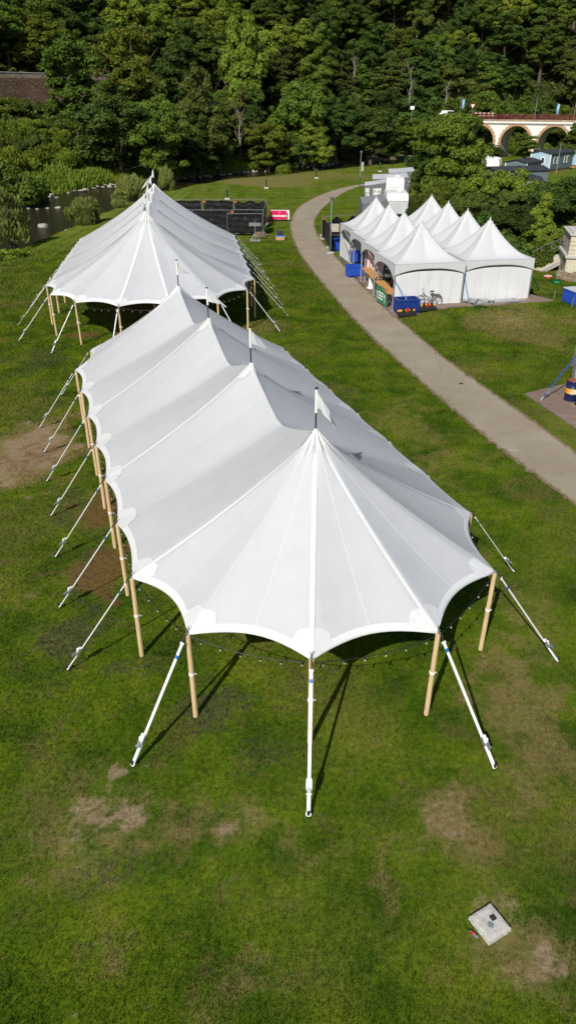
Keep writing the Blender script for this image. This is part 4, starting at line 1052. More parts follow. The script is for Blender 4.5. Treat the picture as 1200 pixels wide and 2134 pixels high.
proto('near2',103,7,2.6,.8,90,22000,.115,L_light,'cone',M_pbark,cs=.27,tr=.012); proto('near3',105,8,4.6,.1,120,36000,.15,L_light,cs=.24)
proto('nearol',107,8,4.6,.1,110,30000,.15,L_olive,cs=.24)
def bush_proto(key,seed,rx,H,nl,leaf,mat,elong=1.0,n=26):
    rng=random.Random(seed); cl=[]
    for k in range(n):
        a=rng.random()*6.283; r_=rx*.72*math.sqrt(rng.random()); h=H*(1-(r_/rx)**2*.7)
        c=rx*.30*rng.uniform(.7,1.2); cl.append((math.cos(a)*r_,math.sin(a)*r_,h*rng.uniform(.30,.82),c,c,c*1.05*(1.4 if elong>1.3 else 1)))
    V,t=leaf_cloud(cl,nl,leaf,seed,elong=elong); V[:,:,2]=np.maximum(V[:,:,2],-.3); V[:,:,2]*=H/V[:,:,2].max()
    cm=cloud_mesh('foliage',V,t,mat); m=MB()
    for k in range(9):
        a=k*.7+rng.random(); e=Vector((math.cos(a)*rx*.55,math.sin(a)*rx*.55,H*.7)); m.tube([(math.cos(a)*.12,math.sin(a)*.12,-.3),e*.5+Vector((0,0,H*.08)),e],[.05,.035,.012],5)
    o=m.build('stems',M_bark,None); tm=o.data; bpy.data.objects.remove(o); PROTO[key]=(cm,tm,H,rx)
bush_proto('bushw',201,2.2,3.0,9000,.085,L_pale,2.6,34); bush_proto('bushg',202,2.4,2.2,6500,.15,L_mid); bush_proto('busho',203,2.4,2.2,6500,.15,L_olive)
bush_proto('bushl',204,2.4,1.7,6500,.15,L_light,1.6); bush_proto('bushb',207,2.4,2.4,7500,.13,L_bright); bush_proto('bushd',205,2.6,3.0,7500,.16,L_dark); bush_proto('bushr',206,1.3,3.0,2200,.085,L_pale,1.6,24)
def plant(key,name,label,cat,x,y,z,H,Wd,rz=None,group=None):
    cm,tm,h0,r0=PROTO[key]; rz=random.random()*6.28 if rz is None else rz
    r=root(name,label,cat,(x,y,z),rz,group); sx=Wd/2/r0; r.scale=(sx,sx,H/h0)
    for n_,me_ in(('foliage' if cat in('bush',) else 'crown',cm),('stems' if cat=='bush' else 'trunk',tm)):
        o=bpy.data.objects.new(n_,me_); S.collection.objects.link(o); o.parent=r
    return r
def tree_at(key,label,px,top,D,wpx,zb=None,cat='tree',name='broadleaf_tree',group=None):
    dep=D*math.cos(CT)+CH*.3; x=X(px,D,5); 
    if zb is None: zb=hz(x,D)-.2
    return plant(key,name,label,cat,x,D,zb,Zat(top,D)-zb,wpx*dep/CF,group=group)
# the row on the far river bank, picked out one by one
bank=[('midtall0','tall pointed green tree at the left end of the wood, beside the stone wall',165,72,150,135),
('light0','bright yellow-green tree rising behind the riverbank group',285,46,164,150),
('mid1','rounded green tree between the pointed tree and the bright one',222,150,143,130),
('dark0','broad dark green tree filling the bank behind the rear pole tent',250,195,139,190),
('mid0','broad green tree overhanging the river to the right of the dark one',330,205,138,130),
('olive0','olive-green rounded tree high in the riverbank row',415,135,154,120),
('light1','yellow-green tree with a ragged top above the river bend',512,25,182,110),
('midtall1','slim green tree above the river bend, near the bare trunk',455,230,158,90),
('dark1','dark green tree behind the second river bend',400,235,150,100),
('olivetall0','loose olive tree standing behind the bare pale trunk',500,180,170,95),
('light0','small bright tree overhanging the water at the wood edge',560,250,166,100),
('mid0','green tree with rounded crown at the middle of the river bank',625,165,176,120),
('darktall0','tall dark tree in the middle of the river bank',700,185,186,100),
('olive1','broad low olive-green tree above the far end of the river',775,222,186,130),
('mid1','green tree just left of the caravans, beyond the river',850,235,196,110),
('dark0','dark bluish-green tree behind the lower half of the big roadside tree',905,285,128,110),
('light1','small pale tree among the dark trees beyond the lawn',655,250,172,80),
('dark1','dark tree low on the bank to the right of the bright overhanging one',605,275,168,80),
('midtall0','green tree behind the big tree, near the lamp by the road',930,225,190,110),]
for k,lb,px,tp,D,wp in bank: tree_at(k,lb,px,tp,D,wp)
# dense wood on the hillside
kinds=[('dark','dark green'),('mid','mid green'),('dark','dark green'),('light','yellow-green'),('olive','olive-green'),('mid','mid green'),('darktall','tall dark green'),('midtall','tall mid green'),('olivetall','tall olive-green')]
rng=random.Random(11); cnt=0; pts=[]
rg=np.random.RandomState(21); NC=30000
ys=np.concatenate([rg.uniform(150,205,9000),rg.uniform(146,275,NC-9000)]); xs=rg.uniform(-1,1,NC)*(.42*ys+5); xs[:9000]=-22-rg.rand(9000)*(.42*ys[:9000]+5-22)
ds=sdist(farb,xs,ys); zs_=height(xs,ys); el=np.degrees(np.arctan((zs_-CH)/ys))
for i in range(NC):
    x,y,d,z=float(xs[i]),float(ys[i]),ds[i],float(zs_[i])
    lf=i<9000
    if cnt>(75 if lf else 285): 
        if lf: continue
        break
    if d<5 or (x<-24 and d<44) or el[i]>(7.4 if lf else 6.0) or (x>38 and y<ROAD_Y-2): continue
    mind=(4.6 if lf else 5.2)+(y-150)*.012
    if any((x-a)**2+(y-b)**2<mind*mind for a,b in pts): continue
    pts.append((x,y)); kk=kinds[rng.randrange(len(kinds))]
    if lf and rng.random()<.55: kk=kinds[0]
    key=kk[0]+str(rng.randrange(2)); H=rng.uniform(9.5,16)*(1.1 if 'tall' in kk[0] else 1); W_=rng.uniform(8.5,13)
    if x>55 and rng.random()<.4: H*=.7; W_*=.8
    plant(key,'broadleaf_tree','%s broadleaf tree in the dense wood covering the hillside'%kk[1],'tree',x,y,z-.5,H,W_,group='%s trees of the hillside wood'%kk[1]); cnt+=1
def undergrowth():
    rg=np.random.RandomState(31); n=420000; y=rg.uniform(112,285,n); x=rg.uniform(-1,1,n)*(.47*y+10)
    ds=sdist(farb,x,y); el_=ds
    mound=np.clip(.55+.9*nz(x,y,.55,2)+.5*nz(x,y,1.3,6),0,2)
    keep=(ds>2.5)&(rg.rand(n)<np.clip(mound*.9,.12,1))&~((x<-24)&(ds<38)&(rg.rand(n)<.45))&~((x<-24)&(ds>36)&(ds<42))
    x,y,ds,mound=x[keep],y[keep],ds[keep],mound[keep]; z=height(x,y); k=np.degrees(np.arctan((z-CH)/y))<7.5
    x,y,ds,mound,z=x[k],y[k],ds[k],mound[k],z[k]
    if len(x)>170000: x,y,ds,mound,z=[q_[:170000] for q_ in (x,y,ds,mound,z)]
    n=len(x); h=mound*(1.1+.5*rg.rand(n)); h=np.where((x<-24)&(ds<38),h*.55,h)*(.75+.25*rg.rand(n)**.3)
    nn=rg.normal(size=(n,3))*.6; nn[:,2]+=.8; nn[:,1]-=.5; nn/=np.linalg.norm(nn,axis=1)[:,None]; t=np.cross(nn,rg.normal(size=(n,3))); t/=np.linalg.norm(t,axis=1)[:,None]; b=np.cross(nn,t)
    s_=(.16+.22*rg.rand(n))[:,None]; p=np.stack([x,y,z+h],-1); V=np.stack([p-t*s_,p-b*s_*.7,p+t*s_,p+b*s_*.7],1)
    tint=np.clip(.15+.3*mound+.3*rg.rand(n)+.15*nz(x,y,.2,9),0,1)
    tint=np.clip(tint+np.where((x<-24)&(ds<38),.4,0),0,1)
    m=cloud_mesh('undergrowth',V,tint,L_olive); o=bpy.data.objects.new('undergrowth',m); S.collection.objects.link(o); tag(o,'low green scrub and brambles covering the hillside between the trees','undergrowth',kind='stuff')
undergrowth()
print('hill trees',cnt)
# bare pale trunks showing in the wood
def snag(label,px,base,top,D,seed):
    x=X(px,D,8); zb=Zat(base,D); zt=Zat(top,D); H=zt-zb; r=root('bare_tree',label,'tree',(x,D,zb),0)
    rng=random.Random(seed); m=MB(); pts=[(.25*math.sin(k*1.3+seed)*k*.12,0,H*k/8-.3) for k in range(9)]
    m.tube(pts,[.22*(1-k/10) for k in range(9)],7); m.build('trunk',M_pbark,r,smooth=True)
    m=MB()
    for k in range(12):
        t=rng.uniform(.2,.95); b=Vector(pts[int(t*8)]); a=rng.choice((0,3.14))+rng.uniform(-.8,.8); L=H*rng.uniform(.15,.34)
        e=b+Vector((math.cos(a)*L*.6,math.sin(a)*L*.5-.2,L)); m.tube([b,b.lerp(e,.5)+Vector((0,0,-.2)),e],[.07,.045,.015],5)
    m.build('branches',M_pbark,r)
snag('bare pale tree with many upright branches at the wood edge above the river',499,300,222,150,1)
snag('bare leaning grey tree in the wood, left of the olive tree',850,215,135,176,2)
snag('pale bare trunk in the wood above the middle of the river',734,160,112,186,3)
snag('thin pale trunk in the wood just left of the lamp by the road',925,215,168,178,4)
# trees and hedge on the right side
R_=[('near0','big bright green tree between the caravans and the white viaduct',948,232,92,180),
('near3','round light green tree right behind the pagoda peaks',1030,350,76,170),
('near1','dark green tree behind the right front pagoda, near the footbridge',1085,425,62,150),
('near1','dark green tree at the right frame edge behind the concrete hut',1185,365,66,170),
('nearol','olive-green tree to the left of the slender young tree',1075,395,72,120),
('near2','slender young yellow-green tree with pale stem behind the footbridge',1138,398,60,86),
('near0','low green tree beneath the blue mobile home',1140,378,80,130),
('nearol','olive-brown bushy tree right behind the right row of pagodas',985,400,70,110),
('mid1','small green tree standing before the middle arch of the viaduct',1100,275,166,64),
('midtall1','dark green tree hiding the right end of the viaduct',1192,255,158,60),
('dark1','dark tree before the left arch of the viaduct',1030,300,172,50),
('near1','dark low tree between the big bright tree and the pagodas',895,330,100,80),
('near3','bushy green tree behind the far pagoda of the right row',925,375,84,90)]
for k,lb,px,tp,D,wp in R_: tree_at(k,lb,px,tp,D,wp)
for i,(px,D,H,Wd,k,lb) in enumerate(((866,88,2.6,3.2,'busho','brown-green bush beside the rear caravan'),(868,80,2.4,3.2,'bushd','dark bush between the rear pagodas and the caravans'),(1055,56,3.2,4,'bushd','dark bush touching the right side of the front right pagoda'),
   (1120,57.5,2.2,3,'bushg','green bush just behind the railing of the footbridge'),(1165,60,3,4,'bushg','green bush behind the concrete hut, beside the footbridge'),(1040,64,3.8,5,'bushd','tall dark bush behind the front right pagoda'),(990,72,3.2,5,'busho','olive bush behind the right row of pagodas'),(1010,58,2.6,4,'bushd','dark bush filling the gap behind the right row'),(1100,66,3.2,5,'bushg','green bush behind the slender young tree'),(1190,59,2.0,3,'bushd','dark bush at the frame edge behind the hut'))):
    plant(k,'bush',lb,'bush',X(px,D,1),D,-.1,H,Wd)
# shrubs by the river, nearer side
for px,py,H,Wd,k,lb in((172,462,3.2,4.4,'bushw','large pale willow bush on the near river bank'),(22,508,5.6,4.2,'bushr','sparse olive shrub with several stems at the left frame edge by the water'),(8,535,1.2,4.5,'bushl','low bright green weeds on the bank at the left frame edge'),
   (250,428,2.6,2.6,'bushr','reddish-olive willow shrub at the river edge left of the rear tent'),(280,416,4.0,3.6,'bushw','pale willow shrub just left of the rear tent flags'),(347,394,4.0,2.6,'bushw','slim pale willow shrub just right of the rear tent flags'),(262,408,3.2,3.2,'bushw','pale willow shrub upstream of the reddish one'),(300,402,2.8,3.2,'busho','olive shrub partly hidden behind the rear tent flags'),
   (590,359,2.0,3.0,'bushl','small bright tuft of reeds at the near edge of the far river')):
    x,y=G(px,py); plant(k,'bush',lb,'bush',x,y+.8,-.6,H,Wd)
# far side shrubs
rng=random.Random(5); n=0
for px,py,H,Wd,k,lb in((8,436,7.0,10,'bushb','big olive bush overhanging the far river bank at the left frame edge'),(60,425,4.5,7,'bushb','green bush beside the big olive one over the river'),
   (250,388,3.6,5,'bushl','pale green shrub under the dark trees on the far bank'),(670,344,3.2,6,'busho','orange-olive bush on the far bank below the woods'),(715,340,3.0,8,'bushl','light green bush on the far bank, right of the orange-olive one'),(845,330,3.2,7,'bushl','light green bush at the far end of the river'),
   (545,353,2.4,5,'bushg','green bush among the rocks of the far bank'),(520,355,3.2,5,'busho','olive bush among the rocks of the far bank')):
    x,y=G(px,py,-1.5); plant(k,'bush',lb,'bush',x,y+2.0,hz(x,y+2)-.2,H,Wd)
pts=[]
tries=0
while n<75 and tries<4000:
    tries+=1
    y=rng.uniform(112,168); x=rng.uniform(-.42*y-5,-20)
    d=float(sdist(farb,np.array([x]),np.array([y]))[0])
    if d<7 or d>36.5 or any((x-a)**2+(y-b)**2<8 for a,b in pts): continue
    pts.append((x,y)); u=rng.random(); k='bushl' if u<.42 else 'busho' if u<.68 else 'bushg' if u<.95 else 'bushd'
    H=rng.uniform(1.6,3.0)*(1.4 if d<20 else .8)
    plant(k,'bush','%s bush among the shrubs on the slope below the stone wall'%{'bushl':'light green','busho':'olive','bushg':'green','bushd':'dark green'}[k],'bush',x,y,hz(x,y)-.2,H,rng.uniform(4,6.5),group='%s bushes on the slope below the stone wall'%{'bushl':'light green','busho':'olive','bushg':'green','bushd':'dark green'}[k]); n+=1
pts=[];n=0;tries=0
while n<34 and tries<3000:    # scrub round the viaduct road and river edge of the wood
    tries+=1
    y=rng.uniform(175,232); x=rng.uniform(-5,.47*y)
    d=float(sdist(farb,np.array([x]),np.array([y]))[0])
    if d<1.5 or d>26 or any((x-a)**2+(y-b)**2<14 for a,b in pts): continue
    pts.append((x,y)); k=rng.choice(('busho','bushg','bushl')); nm={'bushl':'light green','busho':'olive','bushg':'green'}[k]
    plant(k,'bush','%s bush in the scrub below the hillside wood'%nm,'bush',x,y,hz(x,y)-.3,rng.uniform(2.2,4),rng.uniform(5,8),group='%s bushes in the scrub below the wood'%nm); n+=1
# reeds and tall grass of the far bank: uncountable
def reeds():
    rng=np.random.RandomState(8); pl=catmull(farb[2:11],30); pl=np.array(pl); n=26000
    k=rng.randint(0,len(pl)-1,n); p=pl[k]; off=rng.rand(n)**1.2*9*np.where(p[:,0]<-25,1,.35)+.4
    tg=pl[np.minimum(k+1,len(pl)-1)]-p; tg/=np.linalg.norm(tg,axis=1)[:,None]+1e-9; nn=np.stack([-tg[:,1],tg[:,0]],-1)
    x=p[:,0]+nn[:,0]*off+rng.normal(size=n)*.4; y=p[:,1]+nn[:,1]*off+rng.normal(size=n)*.4; z=height(x,y)
    h=.5+1.0*rng.rand(n)*(.4+.6*(np.sin(x*.9)+1)/2); a=rng.rand(n)*6.28; wd=.09; V=np.empty((n,4,3))
    la=rng.rand(n)*6.28; le=h*.35
    V[:,0]=np.stack([x-np.cos(a)*wd,y-np.sin(a)*wd,z-.1],-1); V[:,1]=np.stack([x+np.cos(a)*wd,y+np.sin(a)*wd,z-.1],-1)
    V[:,2]=np.stack([x+np.cos(a)*wd*.7+np.cos(la)*le,y+np.sin(a)*wd*.7+np.sin(la)*le,z+h],-1); V[:,3]=np.stack([x-np.cos(a)*wd*.7+np.cos(la)*le,y-np.sin(a)*wd*.7+np.sin(la)*le,z+h],-1)
    m=cloud_mesh('riverside_reeds',V,rng.rand(n)*.8+.1,L_light); o=bpy.data.objects.new('riverside_reeds',m); S.collection.objects.link(o); tag(o,'bright green tall grass and reeds along the far river bank','reeds',kind='stuff')
reeds()
# rocks
def rock_mesh(seed):
    bm_=__import__('bmesh').new(); import bmesh; bmesh.ops.create_icosphere(bm_,subdivisions=2,radius=1)
    for v in bm_.verts:
        v.co*=1+.38*mnoise.noise(v.co*1.3+Vector((seed*3,0,0))); v.co.z*=.5
    me_=bpy.data.meshes.new('rock'); bm_.to_mesh(me_); bm_.free(); me_.materials.append(M_rock); return me_
RM=[rock_mesh(i) for i in range(4)]
def rock(x,y,z,s,label,group=None):
    o=bpy.data.objects.new('rock',random.choice(RM)); S.collection.objects.link(o); o.location=(x,y,z); o.scale=(s,s*random.uniform(.6,1),s*random.uniform(.6,1)); o.rotation_euler=(0,0,random.random()*6); tag(o,label,'rock',group)
x,y=G(90,474,-1.5); rock(x,y,-1.40,.95,'pale flat rock standing alone in the river near the near bank')
x,y=G(90,415,-1.5); rock(x,y,-1.4,.8,'largest pale rock below the reeds on the far bank')
for px,py in((50,434),(60,436),(78,437),(100,435),(122,434),(45,437)):
    x,y=G(px,py,-1.5); rock(x,y,-1.45,random.uniform(.28,.5),'small rock of the row breaking the river surface','rocks in a row across the river')
rr=random.Random(9)
P_=catmull(farb[3:11],20)
for i in range(95):
    p=P_[rr.randrange(len(P_))]
    rock(p[0]+rr.uniform(-.2,2.2),p[1]-rr.uniform(.2,2.6),-1.35+rr.uniform(-.1,.25),rr.uniform(.2,.55),'grey-brown rock lying along the foot of the far river bank','rocks along the far river bank')
P_=catmull(near[3:10],20)
for i in range(40):
    p=P_[rr.randrange(len(P_))]
    rock(p[0]-rr.uniform(.6,2.0),p[1]+rr.uniform(.2,1.2),-1.45,rr.uniform(.1,.28),'small stone on the shingle of the near river bank','stones along the near river bank')

# ================================================================ STONE WALL, VIADUCT
def stone_mat(name,a,b,sc=1.6,mort=(.10,.085,.07)):
    q=NT(name); q.set(.9,.15); br=q.new('ShaderNodeTexVoronoi'); br.inputs['Scale'].default_value=sc
    mp=q.new('ShaderNodeMapping'); mp.inputs['Scale'].default_value=(1,1,1.8); q.l.new(q.coord(),mp.inputs[0]); q.l.new(mp.outputs[0],br.inputs[0])
    c=q.mix(br.outputs['Color'],a,b); c=q.mix(.55,c,q.ramp(q.noise(.5,7,.7),[(.3,(.3,.28,.25)),(.7,(.66,.64,.6))]),'OVERLAY'); q.col(c); q.bump(br.outputs['Distance'],.6,.08); return q.m
M_stone=stone_mat('retaining_wall_stone',(.10,.065,.045),(.20,.135,.095)); M_pier=stone_mat('pier_stone',(.22,.17,.12),(.36,.30,.23),1.2)
wl=[]
for t in np.linspace(0,1,24):
    # contour just above the open slope
    k=t*5.0; 
    wl.append(None)
def contour(d_,x0,x1,n):
    o=[]
    for x in np.linspace(x0,x1,n):
        lo,hi=60,240
        ys=np.arange(60,240,.5); dd=sdist(farb,np.full(ys.shape,x),ys); kx=np.argmax(dd>d_); o.append((x,float(ys[kx])))
    return o
cw=contour(38.8,-95,-40,20)
r=root('retaining_wall','long brown stone retaining wall with pale parapet above the left slope','wall',(cw[0][0],cw[0][1],0))
ox,oy=cw[0]
def wallz(p): return .33*39+.0
body=MB(); par=MB(); cp=MB()
for (a,b_) in zip(cw[:-1],cw[1:]):
    A=Vector((a[0]-ox,a[1]-oy,0));B=Vector((b_[0]-ox,b_[1]-oy,0)); d=B-A
    z0=hz(a[0],a[1])-1.5; zt=Zat(163,165)+.2
    body.bar(A+Vector((0,0,(z0+zt)/2)),B+d*.01+Vector((0,0,(z0+zt)/2)),.7,zt-z0,0)
    par.bar(A+Vector((0,-.1,zt+.45)),B+d*.01+Vector((0,-.1,zt+.45)),.5,.9,0)
    cp.bar(A+Vector((0,-.1,zt+.96)),B+d*.012+Vector((0,-.1,zt+.96)),.66,.13,0)
body.build('wall_face',M_stone,r); par.build('parapet',M_pier,r); cp.build('coping',M_conc,r)

VL=Vector((42.0,190.0,0)); VD=Vector((.84,-.54,0)).normalized(); vrz=math.atan2(VD.y,VD.x)
r=root('viaduct','white arched road viaduct with brick arch rings and dark red railing','viaduct',(VL.x,VL.y,0),vrz)
zt=Zat(253,187); per=8.55; rad=3.45; zs=Zat(300,184); TH=6.0
cent=[per*k-5.2 for k in range(0,6)]
def arch_z(x):
    for c in cent:
        if abs(x-c)<rad: return zs+math.sqrt(max(0,rad*rad-(x-c)**2))*1.06
    return None
m=MB(); so_=MB(); x0=-9; x1=cent[-1]+per/2; n=int((x1-x0)/.15)
xs=sorted(set([x0+(x1-x0)*i/n for i in range(n+1)]+[c+s_*rad for c in cent for s_ in(-1,1)]))
for a,b_ in zip(xs[:-1],xs[1:]):
    mid=(a+b_)/2; inside=arch_z(mid) is not None
    za=(arch_z(a) or zs) if inside else -1.0; zb=(arch_z(b_) or zs) if inside else -1.0
    for yy in(0,TH): m.add([(a,yy,za),(b_,yy,zb),(b_,yy,zt),(a,yy,zt)],[(0,1,2,3)])
    if inside: so_.add([(a,0,za),(b_,0,zb),(b_,TH,zb),(a,TH,za)],[(0,1,2,3)])
for c in cent:
    for s_ in(-1,1): so_.add([(c+s_*rad,0,-1),(c+s_*rad,TH,-1),(c+s_*rad,TH,zs),(c+s_*rad,0,zs)],[(0,1,2,3)])
m.add([(x0,0,zt),(x1,0,zt),(x1,TH,zt),(x0,TH,zt)],[(0,1,2,3)])
q=NT('viaduct_render'); q.set(.8,.2); q.col(q.ramp(q.noise(.6,8,.7),[(.3,(.66,.63,.58)),(.6,(.80,.78,.745))])); q.bump(q.noise(3,6),.2,.03)
m.build('spandrel_wall',q.m,r)
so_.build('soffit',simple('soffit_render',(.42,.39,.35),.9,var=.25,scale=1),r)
M_brick=simple('arch_brick',(.42,.25,.15),.85,var=.2,scale=3)
for c in cent:
    m=MB(); nn=30
    for i in range(nn):
        t=math.pi*(i+.5)/nn; ln=.62 if i%2 else .5; rr_=rad+ln/2-.02; w_=rad*math.pi/nn*1.02
        M_=Matrix.Rotation(-(t-math.pi/2),3,'Y')
        m.box((c+rr_*math.cos(t),-.06,zs+rr_*math.sin(t)*1.06),(w_*1.08,.16,ln),M=M_)
    for s_ in(-1,1):
        for j in range(4): m.box((c+s_*(rad+.24),-.06,zs-.25-j*.5),(.5 if j%2 else .6,.16,.48))
    m.build('arch_ring',M_brick,r)
for c in [cc_+per/2 for cc_ in cent[:-1]]:
    m=MB(); m.box((c,TH/2-.2,zs/2-1.7),(per-2*rad+.5,TH+.9,zs-.9+.2)); m.box((c,TH/2-.2,zs-2.2+.0),(per-2*rad+.8,TH+1.2,.25)); m.build('pier_base',M_pier,r)
m=MB(); m.box(((x0+x1)/2,-.15,zt-.12),(x1-x0,.5,.26)); m.box(((x0+x1)/2,-.02,zt+.22),(x1-x0,.3,.42),1)
for i in range(int((x1-x0)/.6)): m.box((x0+.3+i*.6,-.22,zt-.34),(.25,.35,.16))
m.build('cornice',[M_white,M_pier],r)
M_rail=simple('dark_red_railing',(.16,.03,.035),.5)
m=MB(); L=x1-x0
for zz in(.0,.5,1.0): m.bar((-1.1,.0,zt+.46+zz),(x1,.0,zt+.46+zz),.06,.07)
for i in range(36,int(L/.22)): m.bar((x0+i*.22,0,zt+.45),(x0+i*.22,0,zt+1.46),.07 if i%8 else .13,.05,side=(1,0,0))
m.build('railing',M_rail,r)
# signs on the bridge
p=VL+VD*1.0; r=root('yield_sign','small white triangular road sign with red border on the viaduct','sign',(p.x,p.y+.6,zt+.2),0)
m=MB(); m.cyl((0,0,0),(0,0,2.4),.04,n=6); m.build('post',M_steel,r)
m=MB(); m.add([(-.6,-.06,3.3),(.6,-.06,3.3),(0,-.06,2.25),(-.6,.0,3.3),(.6,.0,3.3),(0,.0,2.25)],[(0,2,1),(3,4,5),(0,1,4,3),(1,2,5,4),(2,0,3,5)]); m.build('border',M_red,r)
m=MB(); m.add([(-.42,-.075,3.2),(.42,-.075,3.2),(0,-.075,2.45)],[(0,2,1)]); m.build('panel',M_white,r)
p=VL+VD*2.6; r=root('barrier_fence','red and white striped works barrier on the viaduct deck','barrier',(p.x,p.y+1,zt+.45),vrz)
for zz in(.7,1.2):
    m=MB()
    for k in range(10): m.box((k*.5-1,0,zz),(.5,.05,.13),k%2)
    m.build('rail',[M_red,M_white],r)
for q_ in(-1.2,3.7):
    m=MB(); m.box((q_,0,.7),(.08,.08,1.4)); m.build('post',M_steel,r)
for px,top,D,lb in((956,205,196,'road lamp among the trees left of the viaduct'),(1113,205,204,'road lamp standing behind the viaduct railing'),(1194,205,190,'road lamp at the right edge above the viaduct')):
    x=X(px,D,8); z=7.6; lamp_post(lb,x,D,Zat(top,D)-z,None,z,head=1.3)
for px,py0,py1,D,lb in((959,206,232,192,'blue and white banner flag on a pole left of the viaduct'),(1156,216,236,190,'pale blue banner flag behind the viaduct railing')):
    x=X(px,D,8); z=7.6; r=root('banner_flag',lb,'flag',(x,D,z),R(8))
    zt_=Zat(py0,D)-z; m=MB(); m.cyl((0,0,0),(0,0,zt_),.05,n=6); m.build('pole',M_steel,r)
    m=MB(); m.grid(lambda u,v:Vector((.08+u*.5,.06*math.sin(v*6+u*3),zt_-.1-v*2.0)),6,12); m.build('flag',simple('pale_blue_flag',(.25,.45,.72),.6,var=.3,scale=1),r,smooth=True)
x=X(930,188,8); r=root('parked_van','pale van glimpsed between the trees on the road left of the viaduct','van',(x,188,7.6),R(50))
m=MB(); m.box((0,0,.95),(4.4,1.8,1.1),taper=.97); m.box((.2,0,1.7),(3.6,1.65,.6),taper=.88); m.build('body',M_white,r,bevel=.12)
m=MB(); m.box((.1,-.84,1.62),(3.0,.05,.38)); m.build('window',M_win,r)
for q_ in(-1.3,1.4):
    m=MB(); m.cyl((q_,-.92,.34),(q_,.92,.34),.33,n=14); m.build('wheel',M_black,r)
x=X(857,186,8); r=root('road_sign','small white rectangular sign at the edge of the wood above the river','sign',(x,186,Zat(232,186)),0)
m=MB(); m.cyl((0,0,-2),(0,0,1.0),.05,n=6); m.build('post',M_steel,r); m=MB(); m.box((0,-.06,.7),(.95,.05,.7)); m.build('panel',M_white,r,bevel=.02)

# ================================================================ MOBILE HOMES
def clad(name,c):
    q=NT(name); q.set(.6,.3); sx=q.new('ShaderNodeSeparateXYZ'); q.l.new(q.coord(),sx.inputs[0]); f=q.math('FRACT',q.math('MULTIPLY',sx.outputs[2],5.0))
    q.col(q.mix(q.smooth(f,0,.12),tuple(k*.6 for k in c),c)); q.bump(f,.5,.02); return q.m
def home(label,x,y,rz,W_=4.0,L=9.5,H=2.6,z=.5,wall=None,side=None,roofc=None,wins=True,group='static mobile homes'):
    r=root('mobile_home',label,'mobile home',(x,y,0),rz,group)
    wall=wall or M_clad; m=MB(); rise=.42
    # local: front gable along x at y=0, body runs to +y
    def side_(x_): return z+H+rise*(1-abs(x_)/(W_/2))
    m.add([(-W_/2,0,z),(W_/2,0,z),(W_/2,0,z+H),(0,0,z+H+rise),(-W_/2,0,z+H),(-W_/2,L,z),(W_/2,L,z),(W_/2,L,z+H),(0,L,z+H+rise),(-W_/2,L,z+H)],[(0,1,2,3,4),(9,8,7,6,5),(0,4,9,5)])
    wl_=m.build('wall',wall,r)
    m=MB(); m.add([(W_/2,0,z),(W_/2,L,z),(W_/2,L,z+H),(W_/2,0,z+H)],[(0,1,2,3)]); m.build('side_wall',side or wall,r)
    m=MB(); o=.25
    for s_ in(-1,1):
        a=Vector((0,-o,z+H+rise+.03)); b_=Vector((s_*(W_/2+o),-o,z+H-.03)); t=Vector((0,0,.09))
        for k in range(1): m.add([a,b_,b_+Vector((0,L+2*o,0)),a+Vector((0,L+2*o,0)),a+t,b_+t,b_+t+Vector((0,L+2*o,0)),a+t+Vector((0,L+2*o,0))],[(0,1,2,3),(4,7,6,5),(0,4,5,1),(1,5,6,2),(2,6,7,3)])
    rf=m.build('roof',roofc or M_roof,r)
    m=MB(); m.cyl((.6,L*.5,z+H+.3),(.6,L*.5,z+H+.65),.12,n=8); m.build('vent',M_dark,rf)
    m=MB(); m.box((0,L/2,z/2+.0),(W_-.3,L-.3,z)); m.build('skirting',M_skirt,r)
    for s_ in(-1,1):
        m=MB(); m.box((s_*(W_/2-.05),-.02,z+H/2),(.16,.06,H)); m.build('corner_trim',M_white,r)
    if wins:
        for (px_,py_,ax) in((.5,0,'x'),(0,1.6,'y'),(0,3.0,'y'),(0,6.0,'y'),(0,7.2,'y')):
            m=MB(); ww,hh=.75,1.2
            if ax=='x': m.box((px_,-.035,z+1.45),(ww,.06,hh))
            else: m.box((W_/2+.03,py_,z+1.5),(.06,ww,hh))
            f_=m.build('window_frame',M_white,r)
            m=MB()
            if ax=='x': m.box((px_,-.07,z+1.45),(ww-.28,.03,hh-.28))
            else: m.box((W_/2+.07,py_,z+1.5),(.03,ww-.28,hh-.28))
            m.build('pane',M_win,f_)
    return r
M_clad=clad('pale_blue_cladding',(.36,.50,.62)); M_cladd=clad('blue_grey_cladding',(.13,.17,.20)); M_roof=simple('dark_felt_roof',(.035,.037,.045),.8,var=.15,scale=4); M_skirt=simple('timber_skirt',(.36,.20,.10),.8,var=.2)
x=X(1121,146,0); home('light blue mobile home with a dark roof and white framed window, nearest to the viaduct',x,146,R(-43),wall=M_clad,side=M_cladd)
x=X(1180,153,0); home('light blue mobile home at the right frame edge behind the first one',x+1.2,157,R(-43),wall=M_clad,side=M_cladd)
x=X(1068,138,0); home('dark roofed mobile home farthest back, left of the blue homes',x,137,R(-40),W_=4,L=6,H=2.0,z=.2,wall=M_cladd,wins=False)
x=X(1012,122,0); home('dark roofed mobile home in the middle of the three low roofs',x,121,R(-75),W_=4,L=9,H=2.0,z=.2,wall=M_cladd,wins=False)
x=X(1090,96,0); home('pale blue mobile home under a dark roof, partly hidden by trees in front',x,96,R(-14),W_=3.8,L=8,H=2.3,z=.4,wall=M_clad,wins=False)
x=X(1150,140,0); lamp_post('grey street lamp standing beside the blue mobile homes',X(1150,143,0),141,4.9,None)
m=MB(); m.box((0,0,.45),(1.1,1,.9)); m.box((0,0,.93),(1.2,1.1,.06)); o=m.build('storage_box',M_skirt); o.location=(X(1122,144,0),144,0); tag(o,'brown storage box at the foot of the blue mobile home gable','box')

